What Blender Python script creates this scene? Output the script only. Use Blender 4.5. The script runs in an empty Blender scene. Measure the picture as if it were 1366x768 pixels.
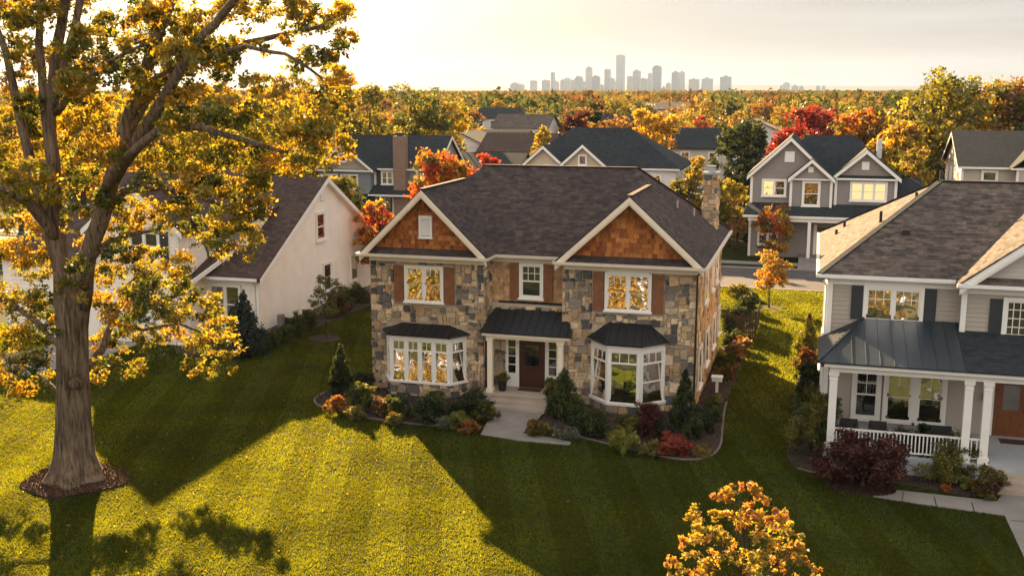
import bpy, math, random
import numpy as np
from mathutils import Vector
PI = math.pi
R = random.Random(7)
scene = bpy.context.scene
col = scene.collection

# ------------------------------------------------------------------ camera
F, H = 1420.0, 13.1
TH = math.atan(262 / F)
AZ = math.radians(15.9)
ST, CT = math.sin(TH), math.cos(TH)
def ray(x, y):
    u = (x - 683) / F; w = (y - 384) / F
    cy, cz = CT - w * ST, -ST - w * CT
    return (u * math.cos(AZ) - cy * math.sin(AZ), u * math.sin(AZ) + cy * math.cos(AZ), cz)
def gz(x, y, z=0.0):
    r = ray(x, y); t = (z - H) / r[2]
    return (r[0] * t, r[1] * t)
def at(x, y, Y):
    r = ray(x, y); t = Y / r[1]
    return (r[0] * t, Y, H + r[2] * t)
cam = bpy.data.cameras.new('camera'); co = bpy.data.objects.new('camera', cam); col.objects.link(co)
co.location = (0, 0, H); co.rotation_euler = (PI / 2 - TH, 0, AZ)
cam.sensor_width = 36; cam.lens = F / 1366 * 36; cam.clip_end = 30000; cam.clip_start = 0.1
scene.camera = co

# ------------------------------------------------------------------ light
SUN_EL, SUN_AZ = math.radians(19.5), math.radians(-36.0)       # azimuth from +Y, towards +X positive
sd = Vector((math.sin(SUN_AZ) * math.cos(SUN_EL), math.cos(SUN_AZ) * math.cos(SUN_EL), math.sin(SUN_EL)))
sl = bpy.data.lights.new('sun', 'SUN'); so = bpy.data.objects.new('sun', sl); col.objects.link(so)
sl.energy = 5.0; sl.angle = math.radians(0.6); sl.color = (1.0, 0.69, 0.36)
so.rotation_euler = sd.to_track_quat('Z', 'Y').to_euler(); so.location = (-60, 80, 60)
W = bpy.data.worlds.new('World'); scene.world = W; W.use_nodes = True
nt = W.node_tree; nt.nodes.clear()
def N(t, typ, **kw):
    n = t.nodes.new(typ)
    for k, v in kw.items():
        if k in n.inputs: n.inputs[k].default_value = v
        else: setattr(n, k, v)
    return n
out = N(nt, 'ShaderNodeOutputWorld'); bg = N(nt, 'ShaderNodeBackground')
sky = N(nt, 'ShaderNodeTexSky'); sky.sky_type = 'NISHITA'; sky.sun_disc = False
sky.sun_elevation = SUN_EL; sky.sun_rotation = SUN_AZ
sky.dust_density = 3.5; sky.air_density = 1.0; sky.ozone_density = 1.0; sky.altitude = 50
tint = N(nt, 'ShaderNodeMix', data_type='RGBA', blend_type='MULTIPLY'); tint.inputs[0].default_value = 1.0
tint.inputs[7].default_value = (0.20, 0.20, 0.205, 1)
tc = N(nt, 'ShaderNodeTexCoord'); mp = N(nt, 'ShaderNodeMapping'); mp.inputs['Scale'].default_value = (1.2, 1.2, 9.0)
mp.inputs['Rotation'].default_value = (0.12, 0.05, 0.3)
cl = N(nt, 'ShaderNodeTexNoise'); cl.inputs['Scale'].default_value = 2.2; cl.inputs['Detail'].default_value = 7; cl.inputs['Roughness'].default_value = .58; cl.inputs['Distortion'].default_value = .6
cr = N(nt, 'ShaderNodeValToRGB'); cr.color_ramp.elements[0].position = .34; cr.color_ramp.elements[1].position = .70
cr.color_ramp.elements[0].color = (.55, .55, .55, 1); cr.color_ramp.elements[1].color = (.93, .93, .93, 1)
veil = N(nt, 'ShaderNodeMix', data_type='RGBA'); veil.inputs[7].default_value = (3.95, 3.75, 3.6, 1)
L = nt.links.new
L(sky.outputs[0], tint.inputs[6]); L(tc.outputs['Generated'], mp.inputs[0]); L(mp.outputs[0], cl.inputs['Vector'])
L(cl.outputs['Fac'], cr.inputs[0]); L(cr.outputs[0], veil.inputs[0]); L(tint.outputs[2], veil.inputs[6])
# thin high cloud: brightness raised behind the camera, added fill for the house fronts
dt = N(nt, 'ShaderNodeVectorMath', operation='DOT_PRODUCT'); dt.inputs[1].default_value = (-math.sin(AZ), math.cos(AZ), -.12); L(tc.outputs['Generated'], dt.inputs[0])
mr = N(nt, 'ShaderNodeMapRange'); mr.inputs['From Min'].default_value = -1; mr.inputs['From Max'].default_value = 1; L(dt.outputs['Value'], mr.inputs['Value'])
vr = N(nt, 'ShaderNodeValToRGB'); e = vr.color_ramp.elements; e.new(.5); e.new(.72)
for i, (p, c) in enumerate(((.12, (.90, .84, .77)), (.42, (.47, .47, .48)), (.66, (.325, .322, .325)), (.9, (.285, .277, .272)))): e[i].position = p; e[i].color = (*c, 1)
L(mr.outputs[0], vr.inputs[0])
vm = N(nt, 'ShaderNodeVectorMath', operation='SCALE'); L(vr.outputs[0], vm.inputs[0])
vn = N(nt, 'ShaderNodeMapRange'); vn.inputs['From Min'].default_value = .3; vn.inputs['From Max'].default_value = .7; vn.inputs['To Min'].default_value = 8.1; vn.inputs['To Max'].default_value = 9.5
L(cl.outputs['Fac'], vn.inputs['Value']); L(vn.outputs[0], vm.inputs['Scale']); L(vm.outputs[0], veil.inputs[7])
# hazy aureole round the sun
sd_ = N(nt, 'ShaderNodeVectorMath', operation='DOT_PRODUCT'); sd_.inputs[1].default_value = sd; L(tc.outputs['Generated'], sd_.inputs[0])
mx = N(nt, 'ShaderNodeMath', operation='MAXIMUM'); mx.inputs[1].default_value = 0; L(sd_.outputs['Value'], mx.inputs[0])
pw = N(nt, 'ShaderNodeMath', operation='POWER'); pw.inputs[1].default_value = 28; L(mx.outputs[0], pw.inputs[0])
au = N(nt, 'ShaderNodeVectorMath', operation='SCALE'); au.inputs[0].default_value = (12, 8.6, 4.6); L(pw.outputs[0], au.inputs['Scale'])
sm = N(nt, 'ShaderNodeVectorMath', operation='ADD'); L(veil.outputs[2], sm.inputs[0]); L(au.outputs[0], sm.inputs[1])
L(sm.outputs[0], bg.inputs[0]); L(bg.outputs[0], out.inputs[0])
bg.inputs[1].default_value = 0.05
vs = scene.view_settings; vs.view_transform = 'Standard'; vs.look = 'None'; vs.gamma = 1; vs.use_curve_mapping = False
vs.exposure = 2.5

# ------------------------------------------------------------------ objects
WL = {}
def tag(o, label=None, cat=None, group=None, kind=None):
    if label: o['label'] = label
    if cat: o['category'] = cat
    if group: o['group'] = group
    if kind: o['kind'] = kind
    return o
def thing(name, label, cat, loc, group=None):
    o = bpy.data.objects.new(name, None); col.objects.link(o); o.location = loc; o.empty_display_size = .2
    WL[o.name] = Vector(loc); return tag(o, label, cat, group)
def link(name, me, mat, parent, origin):
    o = bpy.data.objects.new(name, me); col.objects.link(o)
    if mat: me.materials.append(mat)
    if parent: o.parent = parent; WL[o.name] = WL[parent.name]
    else: o.location = origin; WL[o.name] = Vector(origin)
    return o
class MB:
    def __init__(s): s.v = []; s.f = []; s.c = []; s.hascol = False
    def poly(s, pts, c=None):
        n = len(s.v); s.v += [tuple(p) for p in pts]; s.f.append(tuple(range(n, n + len(pts)))); s.c.append(c)
        if c: s.hascol = True
    def hexa(s, p, c=None):
        n = len(s.v); s.v += [tuple(q) for q in p]
        for f in ((0, 3, 2, 1), (4, 5, 6, 7), (0, 1, 5, 4), (1, 2, 6, 5), (2, 3, 7, 6), (3, 0, 4, 7)):
            s.f.append(tuple(n + i for i in f)); s.c.append(c)
        if c: s.hascol = True
        return s
    def box(s, x0, x1, y0, y1, z0, z1, c=None):
        return s.hexa([(x0, y0, z0), (x1, y0, z0), (x1, y1, z0), (x0, y1, z0), (x0, y0, z1), (x1, y0, z1), (x1, y1, z1), (x0, y1, z1)], c)
    def ob(s, P, t, n, u0, u1, d0, d1, z0, z1, c=None):
        q = lambda u, d, z: (P[0] + t[0] * u + n[0] * d, P[1] + t[1] * u + n[1] * d, P[2] + z)
        return s.hexa([q(u0, d0, z0), q(u1, d0, z0), q(u1, d1, z0), q(u0, d1, z0), q(u0, d0, z1), q(u1, d0, z1), q(u1, d1, z1), q(u0, d1, z1)], c)
    def prism(s, pts, z0, z1, c=None):
        n = len(s.v); k = len(pts)
        s.v += [(p[0], p[1], z0) for p in pts] + [(p[0], p[1], z1) for p in pts]
        s.f.append(tuple(range(n + k - 1, n - 1, -1))); s.f.append(tuple(range(n + k, n + 2 * k)))
        for i in range(k): j = (i + 1) % k; s.f.append((n + i, n + j, n + k + j, n + k + i))
        s.c += [c] * (k + 2); return s
    def bar(s, a, b, w, h, up=(0, 0, 1)):
        a = Vector(a); b = Vector(b); d = (b - a).normalized(); u = Vector(up); sx = d.cross(u)
        if sx.length < 1e-4: sx = d.cross(Vector((0, 1, 0)))
        sx = sx.normalized() * w / 2; uu = sx.normalized().cross(d).normalized() * h / 2
        return s.hexa([a - sx - uu, a + sx - uu, b + sx - uu, b - sx - uu, a - sx + uu, a + sx + uu, b + sx + uu, b - sx + uu])
    def tube(s, pts, rad, seg=8, jit=0, rng=R, cap=True):
        n0 = len(s.v); pts = [Vector(p) for p in pts]; k = len(pts)
        prev = None
        for i, p in enumerate(pts):
            d = (pts[min(i + 1, k - 1)] - pts[max(i - 1, 0)]).normalized()
            a = d.cross(Vector((0, 0, 1))) if prev is None else prev - d * prev.dot(d)
            if a.length < .05: a = d.cross(Vector((1, 0, 0)))
            a.normalize(); prev = a; b = d.cross(a)
            for j in range(seg):
                t = 2 * PI * j / seg; r = rad[i] * (1 + jit * (rng.random() - .5))
                s.v.append(tuple(p + a * math.cos(t) * r + b * math.sin(t) * r))
        for i in range(k - 1):
            for j in range(seg):
                j2 = (j + 1) % seg; A = n0 + i * seg
                s.f.append((A + j, A + j2, A + seg + j2, A + seg + j)); s.c.append(None)
        if cap:
            s.f.append(tuple(n0 + (k - 1) * seg + j for j in range(seg))); s.c.append(None)
            s.f.append(tuple(n0 + j for j in range(seg - 1, -1, -1))); s.c.append(None)
        return s
    def slab(s, a, b, c, d, th):
        """roof slab: polygon a b c d is the top face, thickness th downwards"""
        n = len(s.v); dn = lambda p: (p[0], p[1], p[2] - th)
        s.hexa([dn(a), dn(b), dn(c), dn(d), a, b, c, d]); return s
    def build(s, name, mat, parent=None, smooth=False, kind=None):
        V = np.array(s.v, dtype=float)
        if parent: o0 = np.array(WL[parent.name]); origin = None
        else:
            mn, mx = V.min(0), V.max(0); origin = ((mn[0] + mx[0]) / 2, (mn[1] + mx[1]) / 2, mn[2]); o0 = np.array(origin)
        me = bpy.data.meshes.new(name); me.from_pydata((V - o0).tolist(), [], s.f)
        uv = me.uv_layers.new(name='UV'); data = np.zeros(len(me.loops) * 2); li = 0
        for f in s.f:
            P = V[list(f)]; a = P[1] - P[0]; b = P[2] - P[0]; n = np.cross(a, b)
            ln = math.sqrt(n @ n)
            if ln < 1e-12 and len(f) > 3: n = np.cross(P[2] - P[0], P[3] - P[0]); ln = math.sqrt(n @ n)
            n = n / (ln + 1e-12)
            if abs(n[2]) > .985: T = np.array((1., 0, 0)); B = np.array((0, 1., 0))
            else:
                T = np.array((-n[1], n[0], 0)); T = T / math.sqrt(T @ T); B = np.cross(n, T)
                if B[2] < 0: B = -B
            uvs = np.stack([P @ T, P @ B], 1).ravel(); data[li:li + len(uvs)] = uvs; li += len(uvs)
        uv.data.foreach_set('uv', data)
        if s.hascol:
            at_ = me.attributes.new('col', 'FLOAT_COLOR', 'FACE')
            at_.data.foreach_set('color', np.array([(c or (.3, .3, .3)) + (1,) for c in s.c], dtype=np.float32).ravel())
        if smooth: me.polygons.foreach_set('use_smooth', [True] * len(me.polygons))
        o = link(name, me, mat, parent, origin)
        if kind: o['kind'] = kind
        return o

# ------------------------------------------------------------------ materials
_m = {}
def mat(name, fn):
    if name in _m: return _m[name]
    m = bpy.data.materials.new(name); m.use_nodes = True; t = m.node_tree; t.nodes.clear()
    o = t.nodes.new('ShaderNodeOutputMaterial'); fn(t, o); _m[name] = m; return m
def coords(t, kind='Object', scale=1.0):
    c = N(t, 'ShaderNodeTexCoord'); m = N(t, 'ShaderNodeMapping')
    s = scale if isinstance(scale, tuple) else (scale,) * 3
    m.inputs['Scale'].default_value = s; t.links.new(c.outputs[kind], m.inputs[0]); return m.outputs[0]
def noise(t, vec, sc, det=4, rough=.55):
    n = N(t, 'ShaderNodeTexNoise'); n.inputs['Scale'].default_value = sc; n.inputs['Detail'].default_value = det; n.inputs['Roughness'].default_value = rough
    t.links.new(vec, n.inputs['Vector']); return n.outputs['Fac']
def ramp(t, fac, stops):
    r = N(t, 'ShaderNodeValToRGB'); e = r.color_ramp.elements
    while len(e) < len(stops): e.new(.5)
    for i, (p, c) in enumerate(stops): e[i].position = p; e[i].color = (*c, 1)
    t.links.new(fac, r.inputs[0]); return r.outputs[0]
def mixc(t, f, a, b, mode='MIX'):
    m = N(t, 'ShaderNodeMix', data_type='RGBA', blend_type=mode)
    for s, i in ((f, 0), (a, 6), (b, 7)):
        if hasattr(s, 'links'): t.links.new(s, m.inputs[i])
        else: m.inputs[i].default_value = s if i == 0 else (*s, 1)
    return m.outputs[2]
def bump(t, h, strength=.5, dist=.02):
    b = N(t, 'ShaderNodeBump'); b.inputs['Strength'].default_value = strength; b.inputs['Distance'].default_value = dist
    t.links.new(h, b.inputs['Height']); return b.outputs[0]
def prin(t, o, colr, rough=.7, nrm=None, metal=0, spec=.5):
    p = N(t, 'ShaderNodeBsdfPrincipled')
    if hasattr(colr, 'links'): t.links.new(colr, p.inputs['Base Color'])
    else: p.inputs['Base Color'].default_value = (*colr, 1)
    p.inputs['Roughness'].default_value = rough; p.inputs['Metallic'].default_value = metal; p.inputs['Specular IOR Level'].default_value = spec
    if nrm is not None: t.links.new(nrm, p.inputs['Normal'])
    t.links.new(p.outputs[0], o.inputs[0]); return p
def sc3(c, k): return tuple(min(1, x * k) for x in c)
def plain(name, c, rough=.6, var=.15, scale=3, b=.1, metal=0):
    def fn(t, o):
        v = coords(t); n = noise(t, v, scale); n2 = noise(t, v, scale * 9, 3)
        cc = ramp(t, n, [(.3, sc3(c, 1 - var)), (.7, sc3(c, 1 + var))])
        prin(t, o, cc, rough, bump(t, n2, b, .01), metal)
    return mat(name, fn)
def shingle(name, c1, c2, hrow=.16):
    def fn(t, o):
        v = coords(t, 'UV'); br = N(t, 'ShaderNodeTexBrick')
        t.links.new(v, br.inputs['Vector'])
        br.inputs['Color1'].default_value = (*c1, 1); br.inputs['Color2'].default_value = (*c2, 1)
        br.inputs['Mortar'].default_value = (*sc3(c1, .62), 1); br.inputs['Scale'].default_value = 1
        br.inputs['Mortar Size'].default_value = .012; br.inputs['Mortar Smooth'].default_value = .3
        br.inputs['Brick Width'].default_value = .38; br.inputs['Row Height'].default_value = hrow; br.inputs['Bias'].default_value = 0
        br.offset = .37; br.offset_frequency = 3
        n = noise(t, v, 3.1, 3); n2 = noise(t, v, .35, 4)
        cc = mixc(t, 1.0, br.outputs[0], ramp(t, n, [(.3, (.62, .62, .64)), (.7, (1.35, 1.3, 1.25))]), 'MULTIPLY')
        cc = mixc(t, 1.0, cc, ramp(t, n2, [(.3, (.8, .8, .82)), (.7, (1.15, 1.12, 1.1))]), 'MULTIPLY')
        # saw-tooth courses
        sx = N(t, 'ShaderNodeSeparateXYZ'); t.links.new(v, sx.inputs[0])
        m1 = N(t, 'ShaderNodeMath', operation='DIVIDE'); m1.inputs[1].default_value = hrow; t.links.new(sx.outputs[1], m1.inputs[0])
        m2 = N(t, 'ShaderNodeMath', operation='FRACT'); t.links.new(m1.outputs[0], m2.inputs[0])
        m3 = N(t, 'ShaderNodeMath', operation='SUBTRACT'); m3.inputs[0].default_value = 1; t.links.new(m2.outputs[0], m3.inputs[1])
        m4 = N(t, 'ShaderNodeMath', operation='MULTIPLY_ADD'); t.links.new(noise(t, v, 9, 4), m4.inputs[0]); m4.inputs[1].default_value = .6; t.links.new(m3.outputs[0], m4.inputs[2])
        prin(t, o, cc, .9, bump(t, m4.outputs[0], .8, .014), 0, .25)
    return mat(name, fn)
def vcol(name, rough=.85, b=.5, dist=.02, nsc=14, var=.25):
    def fn(t, o):
        a = N(t, 'ShaderNodeAttribute'); a.attribute_name = 'col'; v = coords(t)
        n = noise(t, v, nsc, 6, .65); n2 = noise(t, v, nsc * .35, 3)
        cc = mixc(t, 1.0, a.outputs['Color'], ramp(t, n, [(.25, (1 - var,) * 3), (.75, (1 + var,) * 3)]), 'MULTIPLY')
        cc = mixc(t, 1.0, cc, ramp(t, n2, [(.3, (.85, .83, .8)), (.7, (1.12, 1.12, 1.12))]), 'MULTIPLY')
        prin(t, o, cc, rough, bump(t, n, b, dist), 0, .3)
    return mat(name, fn)
def leafmat(name='leaves', tr=.5, gloss=.05, tt=(1.25, 1.08, .55)):
    def fn(t, o):
        a = N(t, 'ShaderNodeAttribute'); a.attribute_name = 'col'
        d = N(t, 'ShaderNodeBsdfDiffuse'); r = N(t, 'ShaderNodeBsdfTranslucent'); g = N(t, 'ShaderNodeBsdfGlossy'); g.inputs['Roughness'].default_value = .45
        g.inputs['Color'].default_value = (.8, .8, .8, 1)
        tcx = mixc(t, 1.0, a.outputs['Color'], tt, 'MULTIPLY')
        t.links.new(a.outputs['Color'], d.inputs[0]); t.links.new(tcx, r.inputs[0])
        m = N(t, 'ShaderNodeMixShader'); m.inputs[0].default_value = tr; t.links.new(d.outputs[0], m.inputs[1]); t.links.new(r.outputs[0], m.inputs[2])
        m2 = N(t, 'ShaderNodeMixShader'); m2.inputs[0].default_value = gloss; t.links.new(m.outputs[0], m2.inputs[1]); t.links.new(g.outputs[0], m2.inputs[2])
        t.links.new(m2.outputs[0], o.inputs[0])
    return mat(name, fn)
def glass(name='window_glass', base=(.012, .012, .014), refl=.5, wav=.35, wd=.06):
    def fn(t, o):
        v = coords(t, 'Object', (1, 1, 1)); n = noise(t, v, .9, 2, .4)
        nb = bump(t, n, wav, wd)
        g = N(t, 'ShaderNodeBsdfGlossy'); g.inputs['Roughness'].default_value = .02; g.inputs['Color'].default_value = (1, .96, .9, 1); t.links.new(nb, g.inputs['Normal'])
        n2 = noise(t, v, 1.7, 3); cc = ramp(t, n2, [(.4, base), (.7, sc3(base, 4))])
        d = N(t, 'ShaderNodeBsdfDiffuse'); t.links.new(cc, d.inputs[0])
        fr = N(t, 'ShaderNodeFresnel'); fr.inputs[0].default_value = 1.5
        ad = N(t, 'ShaderNodeMath', operation='ADD'); ad.inputs[1].default_value = refl; ad.use_clamp = True; t.links.new(fr.outputs[0], ad.inputs[0])
        m = N(t, 'ShaderNodeMixShader'); t.links.new(ad.outputs[0], m.inputs[0]); t.links.new(d.outputs[0], m.inputs[1]); t.links.new(g.outputs[0], m.inputs[2])
        t.links.new(m.outputs[0], o.inputs[0])
    return mat(name, fn)
def bark(name, c1, c2):
    def fn(t, o):
        v = coords(t, 'Object', (9, 9, .9)); n = noise(t, v, 1.2, 8, .72)
        v2 = coords(t, 'Object', (1, 1, .5)); n2 = noise(t, v2, 1.5, 3)
        cc = mixc(t, 1.0, ramp(t, n, [(.35, c1), (.62, c2)]), ramp(t, n2, [(.3, (.75, .75, .75)), (.7, (1.2, 1.2, 1.2))]), 'MULTIPLY')
        prin(t, o, cc, .95, bump(t, n, 1.0, .16), 0, .2)
    return mat(name, fn)

WHITE = plain('white_paint', (.74, .72, .68), .5, .04, 2, .03)
CREAMT = plain('cream_trim', (.74, .64, .50), .55, .06, 2, .04)
GLASS = glass(); GLASSB = glass('bright_window_glass', (.03, .025, .015), .85, .6, .065); GLASSBAY = glass('bay_window_glass', (.03, .025, .015), .8, .7, .08); GLASSD = glass('dark_window_glass', (.01, .01, .012), .22, .3)
DSH = plain('charcoal_shutter', (.025, .029, .037), .5, .1, 4, .08)
WOODSH = plain('brown_wood_shutter', (.20, .075, .028), .6, .25, 5, .2)
DOORW = plain('dark_red_wood', (.055, .016, .009), .35, .25, 6, .15)
DOORW2 = plain('chestnut_wood', (.17, .055, .016), .35, .25, 6, .15)
METAL = plain('dark_standing_seam', (.020, .021, .024), .38, .12, 2, .05, .35)
METAL2 = plain('slate_standing_seam', (.035, .046, .058), .38, .12, 2, .05, .35)
GUT = plain('cream_gutter', (.60, .52, .42), .45, .05, 2, .02)
BLACK = plain('black_metal', (.012, .012, .012), .4, .1, 3, .02)
BROWNSH = shingle('brown_shingle', (.080, .062, .057), (.040, .031, .031))
GREYSH = shingle('weathered_shingle', (.15, .122, .10), (.055, .047, .044))
DKSH = shingle('dark_slate_shingle', (.028, .036, .042), (.020, .026, .032))
WHSH = shingle('umber_shingle', (.085, .056, .046), (.052, .035, .031))
STONEM = vcol('fieldstone', .85, .7, .03, 9, .3)
SHAKE = vcol('cedar_shake', .8, .5, .01, 16, .3)
MORTAR = plain('mortar', (.40, .33, .25), .95, .15, 5, .3)
LEAF = leafmat('leaves', .58, .04, (1.25, 1.06, .40)); BLADE = leafmat('grass_blades', .6, .012, (5.3, 3.25, .42))
OAKB = bark('oak_bark', (.04, .028, .019), (.30, .215, .145)); BARK = bark('bark', (.035, .026, .02), (.12, .09, .065))
MULCH = plain('mulch', (.035, .021, .014), 1.0, .5, 12, 1.0)
def concrete(name, c):
    def fn(t, o):
        v = coords(t, 'Object'); n = noise(t, v, .8, 6); n2 = noise(t, v, 30, 3)
        prin(t, o, ramp(t, n, [(.3, sc3(c, .8)), (.7, sc3(c, 1.12))]), .9, bump(t, n2, .3, .004), 0, .3)
    return mat(name, fn)
CONC = concrete('concrete', (.25, .225, .20)); STEPC = concrete('limestone_step', (.40, .33, .27)); ASPH = concrete('asphalt', (.085, .075, .078))

# ------------------------------------------------------------------ foliage
leafcount = [0]
def leaf_obj(name, P, S, C, parent=None, material=None, up=0.0, seed=0, origin=None, kind=None):
    rng = np.random.default_rng(seed + 11); n = len(P)
    a = rng.normal(size=(n, 3)); a[:, 2] += up; a /= np.linalg.norm(a, axis=1)[:, None]
    b = rng.normal(size=(n, 3)); b -= (b * a).sum(1)[:, None] * a; b /= np.linalg.norm(b, axis=1)[:, None]
    c = np.cross(a, b); S = np.asarray(S).reshape(-1, 1) * np.ones((n, 1))
    V = np.empty((n, 4, 3)); V[:, 0] = P - a * S; V[:, 1] = P + b * S * .55 + c * S * .22; V[:, 2] = P + a * S; V[:, 3] = P - b * S * .55 + c * S * .22
    return quads(name, V, C, parent, material or LEAF, origin, kind)
def quads(name, V, C, parent, material, origin=None, kind=None):
    n, k = V.shape[:2]; V = V.reshape(-1, 3)
    o0 = np.array(WL[parent.name]) if parent else (np.array(origin) if origin is not None else np.array([(V[:, 0].min() + V[:, 0].max()) / 2, (V[:, 1].min() + V[:, 1].max()) / 2, V[:, 2].min()]))
    me = bpy.data.meshes.new(name); me.vertices.add(n * k); me.vertices.foreach_set('co', (V - o0).astype(np.float32).ravel())
    me.loops.add(n * k); me.loops.foreach_set('vertex_index', np.arange(n * k, dtype=np.int32))
    me.polygons.add(n); me.polygons.foreach_set('loop_start', np.arange(0, n * k, k, dtype=np.int32))
    at_ = me.attributes.new('col', 'FLOAT_COLOR', 'FACE')
    CC = np.ones((n, 4), dtype=np.float32); CC[:, :3] = C; at_.data.foreach_set('color', CC.ravel())
    me.update(); me.validate(); leafcount[0] += n
    o = link(name, me, material, parent, tuple(o0))
    if kind: o['kind'] = kind
    return o
def clump_points(centers, radii, n, seed, sub=9, subr=.38, palette=None, cjit=.25):
    """centers (k,3), radii (k,3): leaves gathered in small tufts spread through every clump"""
    rng = np.random.default_rng(seed); centers = np.array(centers, float); radii = np.array(radii, float); k = len(centers)
    w = radii.prod(1) ** (2 / 3); w /= w.sum()
    d = rng.normal(size=(k, sub, 3)); d /= np.linalg.norm(d, axis=2)[:, :, None]
    rr = rng.uniform(.45, 1.0, size=(k, sub, 1)) ** .7
    sc = centers[:, None] + d * rr * radii[:, None]
    scol = rng.integers(0, len(palette), size=(k, sub)); ccol = rng.integers(0, len(palette), size=k)
    usec = rng.random((k, sub)) < .6; scol = np.where(usec, ccol[:, None], scol)
    bri = rng.uniform(1 - cjit, 1 + cjit, size=(k, sub))
    ci = rng.choice(k, n, p=w); si = rng.integers(0, sub, n)
    q = rng.normal(size=(n, 3)) * .5 * subr * radii[ci]
    P = sc[ci, si] + q
    pal = np.array(palette); C = pal[scol[ci, si]] * bri[ci, si][:, None] * rng.uniform(.75, 1.3, size=(n, 1))
    return P, np.clip(C, 0, 1)
GOLD = [(.40, .29, .032), (.33, .26, .032), (.22, .21, .03), (.42, .27, .03)]
OLIVE = [(.12, .13, .022), (.18, .17, .028), (.24, .21, .035), (.09, .10, .02)]
GREEN = [(.045, .07, .018), (.06, .085, .02), (.08, .10, .025)]
DARKG = [(.025, .042, .015), (.035, .052, .018), (.045, .06, .02)]
RED = [(.31, .035, .022), (.25, .025, .02), (.35, .06, .025), (.19, .02, .02)]
ORANGE = [(.46, .13, .02), (.42, .19, .025), (.40, .09, .025), (.34, .20, .03)]
RUST = [(.17, .075, .025), (.22, .11, .03), (.12, .075, .028), (.26, .14, .035)]
MAROON = [(.075, .018, .018), (.10, .022, .018), (.055, .015, .015)]
LIME = [(.22, .24, .04), (.17, .20, .04), (.28, .26, .05)]
SILVER = [(.17, .20, .16), (.22, .25, .20), (.12, .15, .11)]

def tree(name, label, cat, loc, h, cw, pal, n, ls, seed, group=None, base=.28, limbs=7, tr=None, shape='round', barkm=None, parts=True, subr=.34, k=None):
    rg = random.Random(seed); x, y, z = loc
    root = thing(name, label, cat, loc, group)
    ch = h * (1 - base); cz = z + h * base + ch / 2; k = k or max(9, int(14 + cw * 2))
    cs, rs = [], []
    for i in range(k):
        th = rg.random() * 2 * PI; v = rg.uniform(-.85, .95)
        if shape == 'cone': rad = (1 - (v + 1) / 2) * .8 + .08
        elif shape == 'vase': rad = math.sqrt(max(.05, 1 - ((v - .25) / 1.25) ** 2)) * .75
        else: rad = math.sqrt(max(.05, 1 - v * v)) * .72
        rad *= rg.uniform(.55, 1.08)
        cs.append((x + math.cos(th) * rad * cw / 2, y + math.sin(th) * rad * cw / 2, cz + v * ch / 2 * .82))
        r = rg.uniform(.14, .26) * cw; rs.append((r, r, r * .75))
    P, C = clump_points(cs, rs, n, seed, 10, subr, pal)
    tr = tr or max(.05, h * .022); mb = MB()
    top = (x + rg.uniform(-.05, .05) * h, y + rg.uniform(-.05, .05) * h, z + h * .82)
    mid = (x + rg.uniform(-.02, .02) * h, y + rg.uniform(-.02, .02) * h, z + h * .45)
    mb.tube([(x, y, z - .05), (x, y, z + h * .06), mid, top], [tr * 1.5, tr * 1.05, tr * .7, tr * .15], 7)
    for i in rg.sample(range(k), min(limbs, k)):
        f = rg.uniform(.35, .75); s = Vector((x, y, z)).lerp(Vector(mid), min(1, f / .5)) if f < .5 else Vector(mid).lerp(Vector(top), (f - .5) * 1.6)
        e = Vector(cs[i]); m = s.lerp(e, .5) + Vector((0, 0, -.04 * h))
        mb.tube([s, m, e], [tr * .5, tr * .32, tr * .08], 5, cap=False)
    leaf_obj('crown', P, ls * np.random.default_rng(seed).uniform(.7, 1.3, n), C, root, up=0, seed=seed)
    mb.build('trunk', barkm or BARK, root, smooth=True)
    return root
def shrub(name, label, loc, w, h, pal, n=1500, ls=.05, seed=0, group=None, shape='mound', cat='shrub', mate=None):
    rg = random.Random(seed * 7 + 3); x, y, z = loc; root = thing(name, label, cat, loc, group); cs, rs = [], []
    if shape == 'cone':
        for i in range(26):
            v = i / 25; rr = w / 2 * (1 - v ** 1.35) * .72; th = i * 2.4
            cs.append((x + math.cos(th) * rr, y + math.sin(th) * rr, z + .08 * h + v * h * .88)); r = w * .17 * (1.25 - v * .85); rs.append((r, r, r * 1.7))
        sub = 8; sr = .45
    elif shape == 'spiky':
        for i in range(16):
            th = rg.random() * 2 * PI; rr = w / 2 * rg.uniform(.1, .85)
            cs.append((x + math.cos(th) * rr, y + math.sin(th) * rr, z + h * rg.uniform(.3, .85))); rs.append((w * .1, w * .1, h * .25))
        sub = 6; sr = .4
    else:
        for i in range(16):
            th = rg.random() * 2 * PI; v = rg.uniform(.15, .85); rr = w / 2 * math.sqrt(max(.05, 1 - (v * .98) ** 2)) * rg.uniform(.3, .85)
            cs.append((x + math.cos(th) * rr, y + math.sin(th) * rr, z + h * v)); r = rg.uniform(.16, .25); rs.append((r * w, r * w, r * h))
        sub = 9; sr = .4
    P, C = clump_points(cs, rs, n, seed + 50, sub, sr, pal); P[:, 2] = np.maximum(P[:, 2], z + .02)
    leaf_obj('foliage', P, ls * np.random.default_rng(seed).uniform(.7, 1.35, n), C, root, mate, up=.6 if shape != 'mound' else .2, seed=seed)
    mb = MB()
    for i in range(5):
        e = cs[rg.randrange(len(cs))]; mb.tube([(x + rg.uniform(-.05, .05), y + rg.uniform(-.05, .05), z - .02), ((x + e[0]) / 2, (y + e[1]) / 2, z + h * .3), e], [.025, .018, .008], 5, cap=False)
    mb.build('stem', BARK, root); return root
def copy_tree(o, loc, rz, s, label=None, group=None):
    r = o.copy(); col.objects.link(r); r.location = loc; r.rotation_euler = (0, 0, rz); r.scale = s
    if label: r['label'] = label
    if group: r['group'] = group
    for ch in o.children:
        c = ch.copy(); col.objects.link(c); c.parent = r
        if 'group' in c: del c['group']
    return r

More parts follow.
